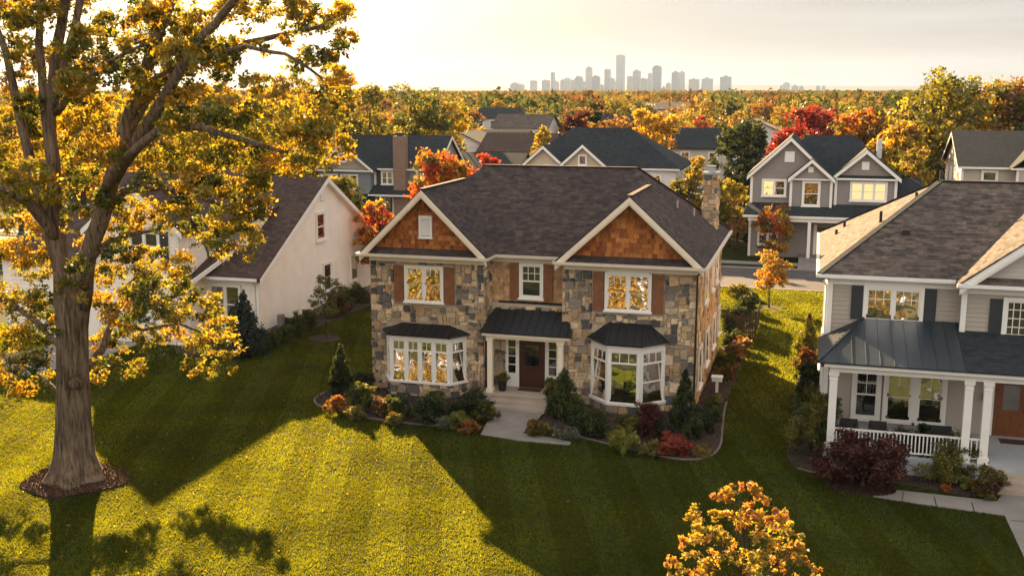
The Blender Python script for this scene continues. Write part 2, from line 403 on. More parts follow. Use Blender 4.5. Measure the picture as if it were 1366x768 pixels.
# ------------------------------------------------------------------ building helpers
FR = ((1, 0, 0), (0, -1, 0)); RT = ((0, 1, 0), (1, 0, 0)); LF = ((0, -1, 0), (-1, 0, 0)); BK = ((-1, 0, 0), (0, 1, 0))
def window(parent, P, tn, w, h, units=1, rail=True, gr=(0, 0), grtop=True, casing=.11, sill=True, frame=WHITE, gl=GLASS, head=0.0, depth=.1, name='window', tilt=None):
    """P = lower left of the opening on the wall; units side by side"""
    t, n = tn; m = MB(); c = casing
    m.ob(P, t, n, -c, 0, 0, depth, -c * .6, h + c); m.ob(P, t, n, w, w + c, 0, depth, -c * .6, h + c)
    m.ob(P, t, n, 0, w, 0, depth, h, h + c + head); m.ob(P, t, n, 0, w, 0, depth, -c * .6, 0)
    uw = w / units
    for i in range(1, units): m.ob(P, t, n, i * uw - .045, i * uw + .045, .01, depth * .92, 0, h)
    for i in range(units):
        a = i * uw + (.045 if i else 0); b = (i + 1) * uw - (.045 if i < units - 1 else 0)
        m.ob(P, t, n, a, a + .05, .02, depth * .75, 0, h); m.ob(P, t, n, b - .05, b, .02, depth * .75, 0, h)
        m.ob(P, t, n, a + .05, b - .05, .02, depth * .75, 0, .06); m.ob(P, t, n, a + .05, b - .05, .02, depth * .75, h - .05, h)
        if rail: m.ob(P, t, n, a + .05, b - .05, .02, depth * .7, h * .5 - .03, h * .5 + .03)
        if gr[0]:
            z0 = h * .5 if (rail and grtop) else 0
            for k in range(1, gr[0]): u = a + (b - a) * k / gr[0]; m.ob(P, t, n, u - .014, u + .014, .022, .05, z0, h)
            for k in range(1, gr[1]): z = z0 + (h - z0) * k / gr[1]; m.ob(P, t, n, a + .05, b - .05, .022, .048, z - .014, z + .014)
    f = m.build(name, frame, parent)
    g = MB()
    q = lambda u, z, d=.03: (P[0] + t[0] * u + n[0] * d, P[1] + t[1] * u + n[1] * d, P[2] + z)
    for i in range(units):
        for (za, zb) in (((0, h / 2), (h / 2, h)) if rail else ((0, h),)):
            dd = .024 + R.uniform(0, .006); d0 = .03
            if gl is GLASSB: d0, dd = .085, .085 - (zb - za) * R.uniform(.085, .12)
            elif gl is GLASS: d0, dd = .05, .05 - (zb - za) * R.uniform(.0, .03)
            dd = max(.012, dd)
            g.poly([q(i * uw, za, d0), q((i + 1) * uw, za, d0), q((i + 1) * uw, zb, dd), q(i * uw, zb, dd)])
    g.build('pane', gl, f)
    if sill:
        s = MB().ob(P, t, n, -c - .05, w + c + .05, 0, depth + .07, -c * .6 - .07, -c * .6 - .002); s.build('sill', frame, f)
    return f
def shutter(parent, P, tn, w, h, m_):
    t, n = tn; m = MB(); m.ob(P, t, n, 0, w, 0, .05, 0, h)
    k = 9
    m.ob(P, t, n, .0, .05, .05, .065, 0, h); m.ob(P, t, n, w - .05, w, .05, .065, 0, h)
    for i in range(3): z = (0, h / 2 - .03, h - .06)[i]; m.ob(P, t, n, .05, w - .05, .05, .065, z, z + .06)
    for i in range(int(h / .09)):
        z = .07 + i * .09
        if z < h - .1: m.ob(P, t, n, .05, w - .05, .05, .058, z, z + .05)
    return m.build('shutter', m_, parent)
def laps(m, P, tn, W, Ht, e=.17, uf=None):
    """real lap boards: uf(z) -> (u0, u1)"""
    t, n = tn; k = int(math.ceil(Ht / e))
    q = lambda u, d, z: (P[0] + t[0] * u + n[0] * d, P[1] + t[1] * u + n[1] * d, P[2] + z)
    for i in range(k):
        z0, z1 = i * e, min(Ht, (i + 1) * e)
        a0, b0 = uf(z0) if uf else (0, W); a1, b1 = uf(z1) if uf else (0, W)
        if b0 - a0 < .05: continue
        m.poly([q(a0, .03, z0), q(b0, .03, z0), q(b1, .004, z1), q(a1, .004, z1)])
        m.poly([q(a0, 0, z0), q(b0, 0, z0), q(b0, .03, z0), q(a0, .03, z0)])
def gable_pts(u0, u1, zp): return lambda z: (u0 + (u1 - u0) / 2 * z / zp, u1 - (u1 - u0) / 2 * z / zp)
def siding_mat(name, c): return plain(name, c, .6, .06, 1.2, .05)
def corner(parent, x, y, z0, z1, m=WHITE, s=.14, name='corner_board'):
    return MB().box(x - s / 2, x + s / 2, y - s / 2, y + s / 2, z0, z1).build(name, m, parent)
STONEC = [(.46, .33, .20), (.52, .39, .25), (.62, .49, .33), (.31, .245, .175), (.20, .175, .15), (.075, .075, .078), (.11, .105, .105), (.38, .25, .15), (.42, .32, .21), (.25, .205, .16), (.48, .34, .20), (.56, .43, .28), (.44, .28, .15), (.16, .135, .115), (.36, .29, .21)]
def stones(m, P, tn, W, Ht, holes, rg, g=.14, pal=STONEC, big=4):
    """irregular ashlar: stones grow over a jittered lattice, so neighbours share wavy joints"""
    t, n = tn; nx, nz = max(1, int(W / g)), max(1, int(Ht / g)); gx, gz_ = W / nx, Ht / nz
    occ = [[0] * nx for _ in range(nz)]
    nod = [[((i + (rg.uniform(-.3, .3) if 0 < i < nx else 0)) * gx, (j + (rg.uniform(-.3, .3) if 0 < j < nz else 0)) * gz_) for i in range(nx + 1)] for j in range(nz + 1)]
    for j in range(nz):
        for i in range(nx):
            u, z = (i + .5) * gx, (j + .5) * gz_
            if any(a < u < b and c < z < d for a, b, c, d in holes): occ[j][i] = 1
    q = lambda u, d, z: (P[0] + t[0] * u + n[0] * d, P[1] + t[1] * u + n[1] * d, P[2] + z)
    for j in range(nz):
        for i in range(nx):
            if occ[j][i]: continue
            w = rg.choice([1, 2, 2, 3, 3, 4][:2 + big]); h = rg.choice([1, 1, 2, 2, 3] if w > 1 else [1, 2])
            ww = 0
            while ww < w and i + ww < nx and not occ[j][i + ww]: ww += 1
            hh = 1
            while hh < h and j + hh < nz and not any(occ[j + hh][i:i + ww]): hh += 1
            for a in range(hh):
                for b in range(ww): occ[j + a][i + b] = 1
            B = [nod[j][k] for k in range(i, i + ww)] + [nod[k][i + ww] for k in range(j, j + hh)] + [nod[j + hh][k] for k in range(i + ww, i, -1)] + [nod[k][i] for k in range(j + hh, j, -1)]
            # cut the corners and pull back from the joint
            cu, cz = sum(b[0] for b in B) / len(B), sum(b[1] for b in B) / len(B); Q = []
            cor = {0, ww, ww + hh, 2 * ww + hh}
            for k, b in enumerate(B):
                if k in cor and rg.random() < .75:
                    p0, p1 = B[k - 1], B[(k + 1) % len(B)]; f = rg.uniform(.12, .3)
                    Q += [(b[0] + (p0[0] - b[0]) * f, b[1] + (p0[1] - b[1]) * f), (b[0] + (p1[0] - b[0]) * f, b[1] + (p1[1] - b[1]) * f)]
                else: Q.append(b)
            def sh(b, mg):
                du, dz = b[0] - cu, b[1] - cz; L_ = math.hypot(du, dz) or 1; f = max(.3, 1 - mg / L_); return (cu + du * f, cz + dz * f)
            c = rg.choice(pal); k = rg.uniform(.8, 1.2); c = tuple(min(1, x * k) for x in c)
            d = .04 + rg.uniform(0, .04); Bq = [sh(b, .014) for b in Q]; T = [sh(b, .035) for b in Q]; K = len(Q)
            for e in range(K):
                f = (e + 1) % K; m.poly([q(Bq[e][0], 0, Bq[e][1]), q(Bq[f][0], 0, Bq[f][1]), q(T[f][0], d, T[f][1]), q(T[e][0], d, T[e][1])], c)
            m.poly([q(p[0], d, p[1]) for p in T], c)
def shakes(m, P, tn, Ht, uf, rg, row=.2, pal=((.33, .115, .028), (.26, .085, .022), (.38, .15, .04), (.20, .062, .018))):
    t, n = tn; q = lambda u, d, z: (P[0] + t[0] * u + n[0] * d, P[1] + t[1] * u + n[1] * d, P[2] + z)
    for i in range(int(Ht / row) + 1):
        z0, z1 = i * row, min(Ht, (i + 1) * row); a, b = uf(z0); a1, b1 = uf(z1); u = a
        while u < b - .02:
            w = min(rg.uniform(.1, .24), b - u); c = rg.choice(pal); k = rg.uniform(.75, 1.25); c = tuple(x * k for x in c)
            dz = rg.uniform(0, .025); u1 = u + w
            ta, tb = max(u, a1), min(u1, b1)
            if tb > ta:
                m.poly([q(u + .004, .035, z0 - dz), q(u1 - .004, .035, z0 - dz), q(tb, .008, z1), q(ta, .008, z1)], c)
                m.poly([q(u + .004, 0, z0 - dz), q(u1 - .004, 0, z0 - dz), q(u1 - .004, .035, z0 - dz), q(u + .004, .035, z0 - dz)], c)
            u = u1
def seam(m, A, B, C, D, th=.05, sp=.42, rib=.035):
    """standing seam facet: eave A->B, top D->C"""
    A, B, C, D = map(Vector, (A, B, C, D)); m.slab(A, B, C, D, th)
    e = (B - A); Lg = e.length; e.normalize(); nrm = e.cross(D - A).normalized(); up = nrm.cross(e).normalized()
    if up.z < 0: up = -up
    if nrm.z < 0: nrm = -nrm
    V = (D - A).dot(up); ud, uc = (D - A).dot(e), (C - A).dot(e); u = sp / 2
    while u < Lg:
        v = V
        if u < ud: v = V * u / ud
        if u > uc: v = V * (Lg - u) / max(1e-3, Lg - uc)
        if v > .1:
            a = A + e * u + nrm * .012; m.bar(a, a + up * v, .022, rib, nrm)
        u += sp
def rake(m, a, b, w=.24, th=.05, off=0):
    """white rake board along a->b, hanging below the edge, in the vertical plane"""
    a = Vector(a); b = Vector(b); n = Vector((0, -1, 0)) if abs(a.y - b.y) < 1e-6 else Vector((1, 0, 0))
    n = n * off; dz = Vector((0, 0, -w)); k = Vector((0, -th, 0)) if abs(a.y - b.y) < 1e-6 else Vector((th, 0, 0))
    m.hexa([a + n + dz, b + n + dz, b + n + dz + k, a + n + dz + k, a + n, b + n, b + n + k, a + n + k])
def door(parent, P, tn, w, h, m_, light=True, name='door'):
    t, n = tn; m = MB(); m.ob(P, t, n, 0, w, .02, .07, 0, h)
    for u0, u1, z0, z1 in ((.14, w / 2 - .05, .15, h * .38), (w / 2 + .05, w - .14, .15, h * .38)):
        m.ob(P, t, n, u0, u1, .07, .085, z0, z1)
    m.ob(P, t, n, .12, w - .12, .07, .088, h * .42, h * .46); m.ob(P, t, n, .12, w - .12, .07, .088, h * .92, h * .95)
    d = m.build(name, m_, parent)
    if light: MB().ob(P, t, n, .27, w - .27, .071, .078, h * .47, h * .9).build('door_light', GLASSD, d)
    MB().ob(P, t, n, w - .12, w - .07, .07, .13, h * .44, h * .5).build('handle', BLACK, d)
    return d
def hip(m, x0, x1, y0, y1, ze, rx0, rx1, ry, zr, skirt=.16):
    a, b, c, d = (x0, y0), (x1, y0), (x1, y1), (x0, y1); e, f = (rx0, ry, zr), (rx1, ry, zr)
    z = lambda p: (p[0], p[1], ze)
    m.poly([z(a), z(b), f, e]); m.poly([z(b), z(c), f]); m.poly([z(c), z(d), e, f]); m.poly([z(d), z(a), e])
    lo = lambda p: (p[0], p[1], ze - skirt)
    for p, q in ((a, b), (b, c), (c, d), (d, a)): m.poly([lo(p), lo(q), z(q), z(p)])
    m.poly([lo(d), lo(c), lo(b), lo(a)])
def gable_y(m, x0, x1, xa, y0, y1, ze, za, th=.16):
    """gable facing -Y: ridge runs along Y at xa"""
    m.slab((x0, y0, ze), (xa, y0, za), (xa, y1, za), (x0, y1, ze), th)
    m.slab((xa, y0, za), (x1, y0, ze), (x1, y1, ze), (xa, y1, za), th)
def gable_x(m, x0, x1, y0, y1, ya, ze, za, th=.16):
    m.slab((x0, y0, ze), (x1, y0, ze), (x1, ya, za), (x0, ya, za), th)
    m.slab((x0, ya, za), (x1, ya, za), (x1, y1, ze), (x0, y1, ze), th)
def tri_wall_y(m, x0, x1, y, z0, zp, d=.1):
    xa = (x0 + x1) / 2; n = len(m.v)
    m.v += [(x0, y, z0), (x1, y, z0), (xa, y, zp), (x0, y + d, z0), (x1, y + d, z0), (xa, y + d, zp)]
    for f in ((0, 1, 2), (5, 4, 3), (0, 3, 4, 1), (1, 4, 5, 2), (2, 5, 3, 0)): m.f.append(tuple(n + i for i in f)); m.c.append(None)
# ------------------------------------------------------------------ ground
def ground_mat(t, o):
    v = coords(t, 'Object'); n = noise(t, v, .02, 6); n2 = noise(t, v, .6, 5)
    cc = mixc(t, .5, ramp(t, n, [(.35, (.05, .055, .018)), (.65, (.10, .065, .025))]), ramp(t, n2, [(.3, (.04, .045, .015)), (.7, (.09, .08, .03))]))
    prin(t, o, cc, 1.0, None, 0, .1)
def lawn_mat(t, o):
    v = coords(t, 'Object'); n = noise(t, v, .35, 5); n2 = noise(t, v, 3.2, 5, .7)
    sx = N(t, 'ShaderNodeSeparateXYZ'); t.links.new(v, sx.inputs[0])
    cc = mixc(t, .55, ramp(t, n, [(.3, (.016, .024, .005)), (.7, (.03, .036, .007))]), ramp(t, n2, [(.3, (.012, .018, .004)), (.7, (.035, .038, .008))]))
    prin(t, o, cc, 1.0, bump(t, n2, .8, .05), 0, .1)
g = MB(); g.poly([(-9000, -600, -.06), (9000, -600, -.06), (9000, 9000, -.06), (-9000, 9000, -.06)])
tag(g.build('ground', mat('ground', ground_mat)), kind='structure')
g = MB(); g.poly([(-70, -40, 0), (60, -40, 0), (60, 72.6, 0), (-70, 72.6, 0)])
LAWN = mat('lawn', lawn_mat)
tag(g.build('lawn', LAWN), kind='structure')
g = MB(); g.poly([(-150, 81.4, 0), (150, 81.4, 0), (150, 118, 0), (-150, 118, 0)]); tag(g.build('lawn', LAWN), kind='structure')
g = MB(); g.poly([(-300, 72.7, -.05), (300, 72.7, -.05), (300, 81.3, -.05), (-300, 81.3, -.05)]); tag(g.build('road', ASPH), kind='structure')
for y0, y1 in ((72.5, 72.7), (81.25, 81.45)):
    tag(MB().box(-300, 300, y0, y1, -.06, .06).build('kerb', CONC), kind='structure')
tag(MB().box(-150, 150, 83.0, 84.4, 0, .025).build('pavement', CONC), kind='structure')
def sheet(name, pts, z, m, z0=-.04):
    return tag(MB().prism(pts, z0, z).build(name, m), kind='structure')
gp = lambda *ps: [gz(*p) for p in ps]
def smooth_loop(pts, it=2):
    for _ in range(it):
        q = []
        for i in range(len(pts)):
            a, b = pts[i], pts[(i + 1) % len(pts)]
            q += [(a[0] * .75 + b[0] * .25, a[1] * .75 + b[1] * .25), (a[0] * .25 + b[0] * .75, a[1] * .25 + b[1] * .75)]
        pts = q
    return pts
WALK = [(-12.5, 41.05), (-10.35, 41.05), (-10.4, 39.1)] + gp((697, 578), (745, 586), (762, 590), (760, 594), (735, 592), (690, 588), (641, 580))
BEDL = smooth_loop([(-19.0, 43.6), (-20.0, 42.6), (-20.5, 41.3), (-20.3, 39.9), (-19.0, 39.0), (-17.4, 38.5), (-15, 38.2), (-12.7, 38.35), (-12.7, 41.6), (-13.0, 42.6), (-18.6, 42.9)])
BEDR = smooth_loop([(-10.1, 42.9), (-10.2, 41.2), (-10.25, 39.2), (-9.3, 38.95), (-7.6, 38.2), (-5.6, 37.35), (-4.3, 36.95), (-3.4, 37.2), (-2.9, 38.4), (-3.05, 41), (-3.2, 43.5), (-3.2, 47), (-3.0, 50), (-3.0, 54), (-3.2, 57), (-4.3, 57.2), (-4.3, 43.2)], 2)
BEDW = smooth_loop([(-31.6, 49.6), (-31.6, 46.6), (-30.2, 45.6), (-28.0, 45.9), (-26.8, 47.2), (-26.6, 50.5), (-26.4, 57), (-26.2, 66), (-28.0, 66.5), (-28.0, 49.6)])
BEDN = smooth_loop([(.6, 53), (-.2, 52), (-.45, 46), (-.55, 41), (-.5, 37.4), (1.0, 36.6), (3.0, 36.7), (6.1, 35.7), (6.2, 37.6), (.9, 37.9), (.7, 41)], 1)
OAKBED = [(-23.95 + 1.75 * (1 + .12 * math.sin(3 * a + 1)) * math.cos(a), 29.25 + 1.6 * (1 + .1 * math.sin(4 * a)) * math.sin(a)) for a in [i * PI / 14 for i in range(28)]]
RMAP = gz(1150, 652)
MAPBED = [(RMAP[0] - .05 + 1.15 * math.cos(a), RMAP[1] + .1 + .75 * math.sin(a)) for a in [i * PI / 12 for i in range(24)]]
STREETBED = [(gz(1028, 411)[0] + .75 * math.cos(a), gz(1028, 411)[1] + .75 * math.sin(a)) for a in [i * PI / 8 for i in range(16)]]
WT = gz(433, 452); WTBED = [(WT[0] + .9 * math.cos(a), WT[1] + .8 * math.sin(a)) for a in [i * PI / 10 for i in range(20)]]
WALKR = gp((1175, 652), (1330, 669)) + [(6.45, 36.5), (9.4, 36.5), (9.4, 24), (6.35, 24)] + gp((1340, 688), (1250, 676), (1165, 663))
DRIVE = [(-37.6, 49.5), (-33.9, 49.5), (-33.9, 43), (-35.2, 40), (-40, 36), (-60, 28), (-60, 33), (-44, 40), (-38.6, 44)]
sheet('path', WALK, .035, CONC); sheet('path', WALKR, .035, CONC); jt = MB()
for y in (26.2, 28.2, 30.2, 32.2, 34.2): jt.box(6.36, 9.38, y, y + .03, .036, .039)
for a, b in (((1246, 664), (1250, 679)), ((1296, 671), (1300, 684)), ((1205, 657), (1203, 671))):
    a, b = gz(*a), gz(*b); jt.bar((*a, .038), (*b, .038), .03, .003)
tag(jt.build('path_joints', BLACK), kind='structure')
sheet('driveway', DRIVE, .03, CONC)
for i, b in enumerate((BEDL, BEDR, BEDW, BEDN, OAKBED, MAPBED, STREETBED, WTBED)):
    sheet('mulch_bed', b, (.045, .045, .04, .03, .07, .05, .04, .04)[i], MULCH)
sheet('driveway', [(-1.0, 87), (1.6, 87), (1.7, 81.5), (-1.0, 81.5)], .04, CONC)
def edging(pts, skip=lambda p: False):
    m = MB()
    for i in range(len(pts)):
        a, b = Vector((*pts[i], 0)), Vector((*pts[(i + 1) % len(pts)], 0))
        if skip(a) or (a - b).length < .02: continue
        m.bar(a + Vector((0, 0, .025)), b + Vector((0, 0, .025)), .08, .07)
    tag(m.build('kerb_edging', concrete('edging_stone', (.16, .13, .11))), kind='structure')
edging(BEDL, lambda p: p.y > 41.5 or p.x > -12.9); edging(BEDR, lambda p: (p.x < -3.2 and p.y > 38.9) or p.y > 44)
edging(BEDN, lambda p: p.x > .4 or p.y > 38)

# mulch chips round the oak
rng = np.random.default_rng(4)
def inside(poly, X, Y):
    r = np.zeros(len(X), bool); n = len(poly)
    for i in range(n):
        (x1, y1), (x2, y2) = poly[i], poly[(i + 1) % n]
        c = ((y1 > Y) != (y2 > Y)) & (X < (x2 - x1) * (Y - y1) / ((y2 - y1) or 1e-9) + x1); r ^= c
    return r
def chips(pts, n, z, pal, s, seed):
    rg = np.random.default_rng(seed); P = np.array(pts); lo, hi = P.min(0), P.max(0)
    X = rg.uniform(lo[0], hi[0], n * 2); Y = rg.uniform(lo[1], hi[1], n * 2); k = inside(pts, X, Y); X, Y = X[k][:n], Y[k][:n]
    PP = np.stack([X, Y, np.full(len(X), z)], 1); PP[:, 2] += rg.uniform(0, .03, len(X))
    C = np.array(pal)[rg.integers(0, len(pal), len(X))] * rg.uniform(.6, 1.4, (len(X), 1))
    tag(leaf_obj('bark_chips', PP, s * rg.uniform(.6, 1.4, len(X)), C, material=vcol('chips', .95, .3, .01, 20, .3), up=2.5, seed=seed), kind='stuff')
CH = [(.09, .045, .028), (.14, .07, .04), (.05, .028, .02), (.20, .11, .06)]
chips(OAKBED, 5000, .08, CH, .035, 1)
for i, b in enumerate((BEDL, BEDR, BEDN, MAPBED)): chips(b, 2600, .06, [sc3(c, .45) for c in CH], .04, 20 + i)

# grass blades
def grass():
    rg = np.random.default_rng(5); V = []; C = []
    excl = [WALK, BEDL, BEDR, BEDW, BEDN, OAKBED, MAPBED, WALKR, DRIVE, WTBED, [(-18.8, 42.7), (-4.3, 42.7), (-4.3, 54.4), (-18.8, 54.4)], [(-13.4, 41), (-10, 41), (-10, 44), (-13.4, 44)], [(-48, 49.4), (-28, 49.4), (-28, 66.5), (-48, 66.5)], [(.6, 37.3), (14, 37.3), (14, 54), (.6, 54)], [(6.2, 35.9), (9.6, 35.9), (9.6, 38), (6.2, 38)]]
    def vis(X, Y, mg=60):
        cx = X * math.cos(AZ) + Y * math.sin(AZ); cy = -X * math.sin(AZ) + Y * math.cos(AZ)
        d = cy * CT + H * ST; px = 683 + F * cx / d; py = 384 + F * (H * CT - cy * ST) / d
        return (px > -mg) & (px < 1366 + mg) & (py < 768 + mg)
    for (x0, x1, y0, y1, dens, hh, w) in ((-36, 9, 22, 32, 900, .060, .014), (-42, 9, 32, 42, 520, .066, .018), (-46, 1, 42, 58, 260, .075, .026), (-7, 4, 58, 72.4, 200, .08, .035), (-60, -36, 24, 49, 200, .08, .03)):
        n = int((x1 - x0) * (y1 - y0) * dens); X = rg.uniform(x0, x1, n); Y = rg.uniform(y0, y1, n)
        k = vis(X, Y)
        X, Y = X[k], Y[k]; k = np.zeros(len(X), bool)
        for e in excl: k |= inside(e, X, Y)
        X, Y = X[~k], Y[~k]; n = len(X)
        # uneven growth: tufts and thin places
        q = .5 + .5 * np.sin(X * 2.3 + 1.7 * np.sin(Y * 1.9)) * np.sin(Y * 2.9 + 1.3 * np.sin(X * 2.7)); q2 = .5 + .5 * np.sin(X * .7 + np.sin(Y * .6) * 2) * np.sin(Y * .55 + 2)
        mow = np.where(((X * .94 + Y * .34) / 1.1 % 2) < 1, 1.0, .74)
        q3 = .5 + .5 * np.sin(X * 7.1 + 2.1 * np.sin(Y * 6.3)) * np.sin(Y * 8.3 + 1.9 * np.sin(X * 5.9))
        hgt = hh * (.62 + .32 * q + .22 * q3) * rg.uniform(.6, 1.4, n); a = rg.uniform(0, 2 * PI, n)
        lean = rg.normal(0, .4, (n, 2)) * hgt[:, None]; lean[:, 1] += np.where(mow > .9, .25, -.25) * hgt
        ww = w * rg.uniform(.7, 1.3, n); dx, dy = np.cos(a) * ww, np.sin(a) * ww
        v = np.zeros((n, 3, 3)); v[:, 0] = np.stack([X - dx, Y - dy, 0 * X], 1); v[:, 1] = np.stack([X + dx, Y + dy, 0 * X], 1); v[:, 2] = np.stack([X + lean[:, 0], Y + lean[:, 1], hgt], 1)
        base = np.array([.046, .076, .011]) * (.72 + .5 * q2)[:, None] * mow[:, None] * (.8 + .35 * q3)[:, None]
        dry = (rg.random(n) < .015 + .03 * q2)[:, None]; c = np.where(dry, np.array([.085, .085, .02]), base) * rg.uniform(.88, 1.12, (n, 1))
        V.append(v); C.append(c)
    V = np.concatenate(V); C = np.concatenate(C); print('blades', len(V))
    tag(quads('grass', V, C, None, BLADE, (-12, 35, 0)), kind='stuff')
grass()
def fallen():
    rg = np.random.default_rng(8); n = 600; X = rg.uniform(-36, -2, n); Y = rg.uniform(23, 42, n); w = np.exp(-((X + 20) ** 2 + (Y - 28) ** 2) / 120) > rg.random(n); X, Y = X[w], Y[w]
    P = np.stack([X, Y, np.full(len(X), .075)], 1); C = np.array(GOLD)[rg.integers(0, 4, len(X))]
    tag(leaf_obj('fallen_leaves', P, .045, C, up=2, seed=3), kind='stuff')
fallen()

# ------------------------------------------------------------------ main stone house
rg = random.Random(21)
h1 = thing('stone_house', 'two storey fieldstone house with twin cedar shake gables and dark brown roof', 'house', (-11.5, 42.8, 0))
m = MB(); m.box(-18.65, -13.45, 42.8, 54.1, -.1, 6.06); m.box(-10.0, -4.45, 42.8, 54.1, -.1, 6.06); m.box(-13.449, -10.001, 43.85, 54.1, -.1, 6.06); m.box(-13.449, -10.001, 43.4, 43.849, -.1, 4.05)
m.build('wall', MORTAR, h1)
m = MB()
stones(m, (-18.68, 42.8, 0), FR, 5.24, 6.0, [(1.1, 3.95, 3.9, 5.75), (.75, 4.4, -1, 3.2)], rg)
stones(m, (-10.0, 42.8, 0), FR, 5.58, 6.0, [(1.35, 4.3, 4.05, 5.8), (1.25, 4.3, -1, 3.6)], rg)
stones(m, (-13.45, 42.8, 0), RT, 1.0, 6.0, [], rg)
stones(m, (-13.45, 43.4, 0.4), FR, 3.4, 3.6, [(.8, 3.3, -1, 2.5)], rg)
WARM = [(.54, .34, .18), (.60, .40, .22), (.48, .30, .16), (.44, .28, .16), (.62, .43, .25)]  # tan side wall stone, with warm reflected light put into its colours
stones(m, (-4.45, 42.8, 0), RT, 11.3, 6.0, [(1.0, 3.0, .4, 2.6), (4.0, 6.0, .8, 2.6), (7.2, 8.9, .9, 2.6), (10.3, 11, 1, 2.5)], rg, .17, WARM + [(.2, .17, .14)])
stones(m, (-18.65, 54.1, 0), LF, 11.3, 6.0, [], rg, .22)
m.build('stone_facing', STONEM, h1)
m = MB(); shakes(m, (-13.45, 43.85, 4.0), FR, 2.0, lambda z: (0, 3.45), rg, .19, ((.42, .25, .13), (.36, .21, .10), (.46, .29, .16)))
GL, GR_ = (-19.0, -13.1, -16.05, 9.02), (-10.25, -4.05, -7.15, 8.97)
for x0, x1, xa, za in (GL, GR_):
    s = (za - 6.2) / (xa - x0); b = 6.42
    u0 = x0 + (b + .2 - 6.2) / s; u1 = x1 - (b + .2 - 6.2) / s; zp = (u1 - u0) / 2 * s
    shakes(m, (u0, 42.79, b), FR, zp, lambda z, w=u1 - u0, s=s: (z / s, w - z / s), rg, .2)
m.build('cedar_shakes', SHAKE, h1)
for x0, x1, xa, za in (GL, GR_): m = MB(); tri_wall_y(m, x0 + .25, x1 - .25, 42.8, 6.0, za - .12, .1); m.build('gable_backing', MORTAR, h1)
m = MB()
hip(m, -19.0, -4.05, 43.45, 54.5, 6.2, -15.3, -7.95, 49.0, 9.62, .14)
gable_y(m, GL[0], GL[1], GL[2], 42.3, 48.6, 6.2, GL[3]); gable_y(m, GR_[0], GR_[1], GR_[2], 42.3, 48.3, 6.2, GR_[3])
for x0, x1 in ((-18.98, -13.12), (-10.23, -4.07)):
    m.slab((x0, 42.26, 6.21), (x1, 42.26, 6.21), (x1 - .35, 42.85, 6.46), (x0 + .35, 42.85, 6.46), .06)
roof1 = m.build('roof', BROWNSH, h1)
m = MB()
for a, b in (((-15.3, 49, 9.64), (-7.95, 49, 9.64)), ((-16.05, 42.32, 9.04), (-16.05, 48.1, 9.04)), ((-7.15, 42.32, 8.99), (-7.15, 47.9, 8.99)), ((-7.95, 49, 9.64), (-4.05, 54.5, 6.22)), ((-15.3, 49, 9.64), (-19, 54.5, 6.22))):
    m.bar(a, b, .22, .05)
m.build('ridge_cap', BROWNSH, roof1)
for x0, x1, xa, za in (GL, GR_):
    m = MB()
    for off, w in ((0, .22), (.04, .13)):
        rake(m, (x0 + .05, 42.3, 6.14), (xa, 42.3, za - .05), w + .1, .045, off); rake(m, (xa, 42.3, za - .05), (x1 - .05, 42.3, 6.14), w + .1, .045, off)
    s = (za - 6.2) / (xa - x0)
    # soffit under the rake
    m.slab((x0 + .1, 42.3, 6.14), (xa, 42.3, za - .18), (xa, 42.76, za - .18), (x0 + .1, 42.76, 6.14), .02)
    m.slab((xa, 42.3, za - .18), (x1 - .1, 42.3, 6.14), (x1 - .1, 42.76, 6.14), (xa, 42.76, za - .18), .02)
    m.build('rake_board', CREAMT, h1)
m = MB()
for x0, x1 in ((-18.95, -13.15), (-10.2, -4.1)):
    m.box(x0, x1, 42.34, 42.82, 6.02, 6.145); m.box(x0 + .28, x1 - .28, 42.69, 42.8, 5.82, 6.02)
m.box(-13.15, -10.2, 43.5, 43.86, 6.02, 6.06); m.box(-13.4, -10.05, 43.76, 43.85, 5.84, 6.02)
m.box(-4.44, -4.1, 42.83, 54.4, 6.02, 6.06); m.box(-4.44, -4.36, 42.83, 54.1, 5.84, 6.02)
m.build('cornice', CREAMT, h1)
m = MB()
m.bar((-19.05, 42.2, 6.14), (-13.15, 42.2, 6.14), .13, .11); m.bar((-10.2, 42.2, 6.14), (-3.98, 42.2, 6.14), .13, .11)
m.bar((-13.2, 43.4, 6.14), (-10.2, 43.4, 6.14), .13, .11); m.bar((-3.98, 42.2, 6.141), (-3.98, 54.5, 6.141), .12, .11); m.bar((-19.06, 42.2, 6.141), (-19.06, 54.5, 6.141), .12, .11)
m.bar((-13.12, 42.2, 6.142), (-13.12, 43.4, 6.142), .12, .11); m.bar((-10.24, 42.2, 6.142), (-10.24, 43.4, 6.142), .12, .11)
m.build('gutter', GUT, h1)
for pts in ([(-4.15, 42.28, 6.1), (-4.38, 42.66, 5.8), (-4.38, 42.68, .2)], [(-13.2, 42.6, 3.0), (-13.32, 42.68, 2.8), (-13.32, 42.68, .2)]):
    MB().tube(pts, [.045] * 3, 8).build('downspout', BLACK, h1)
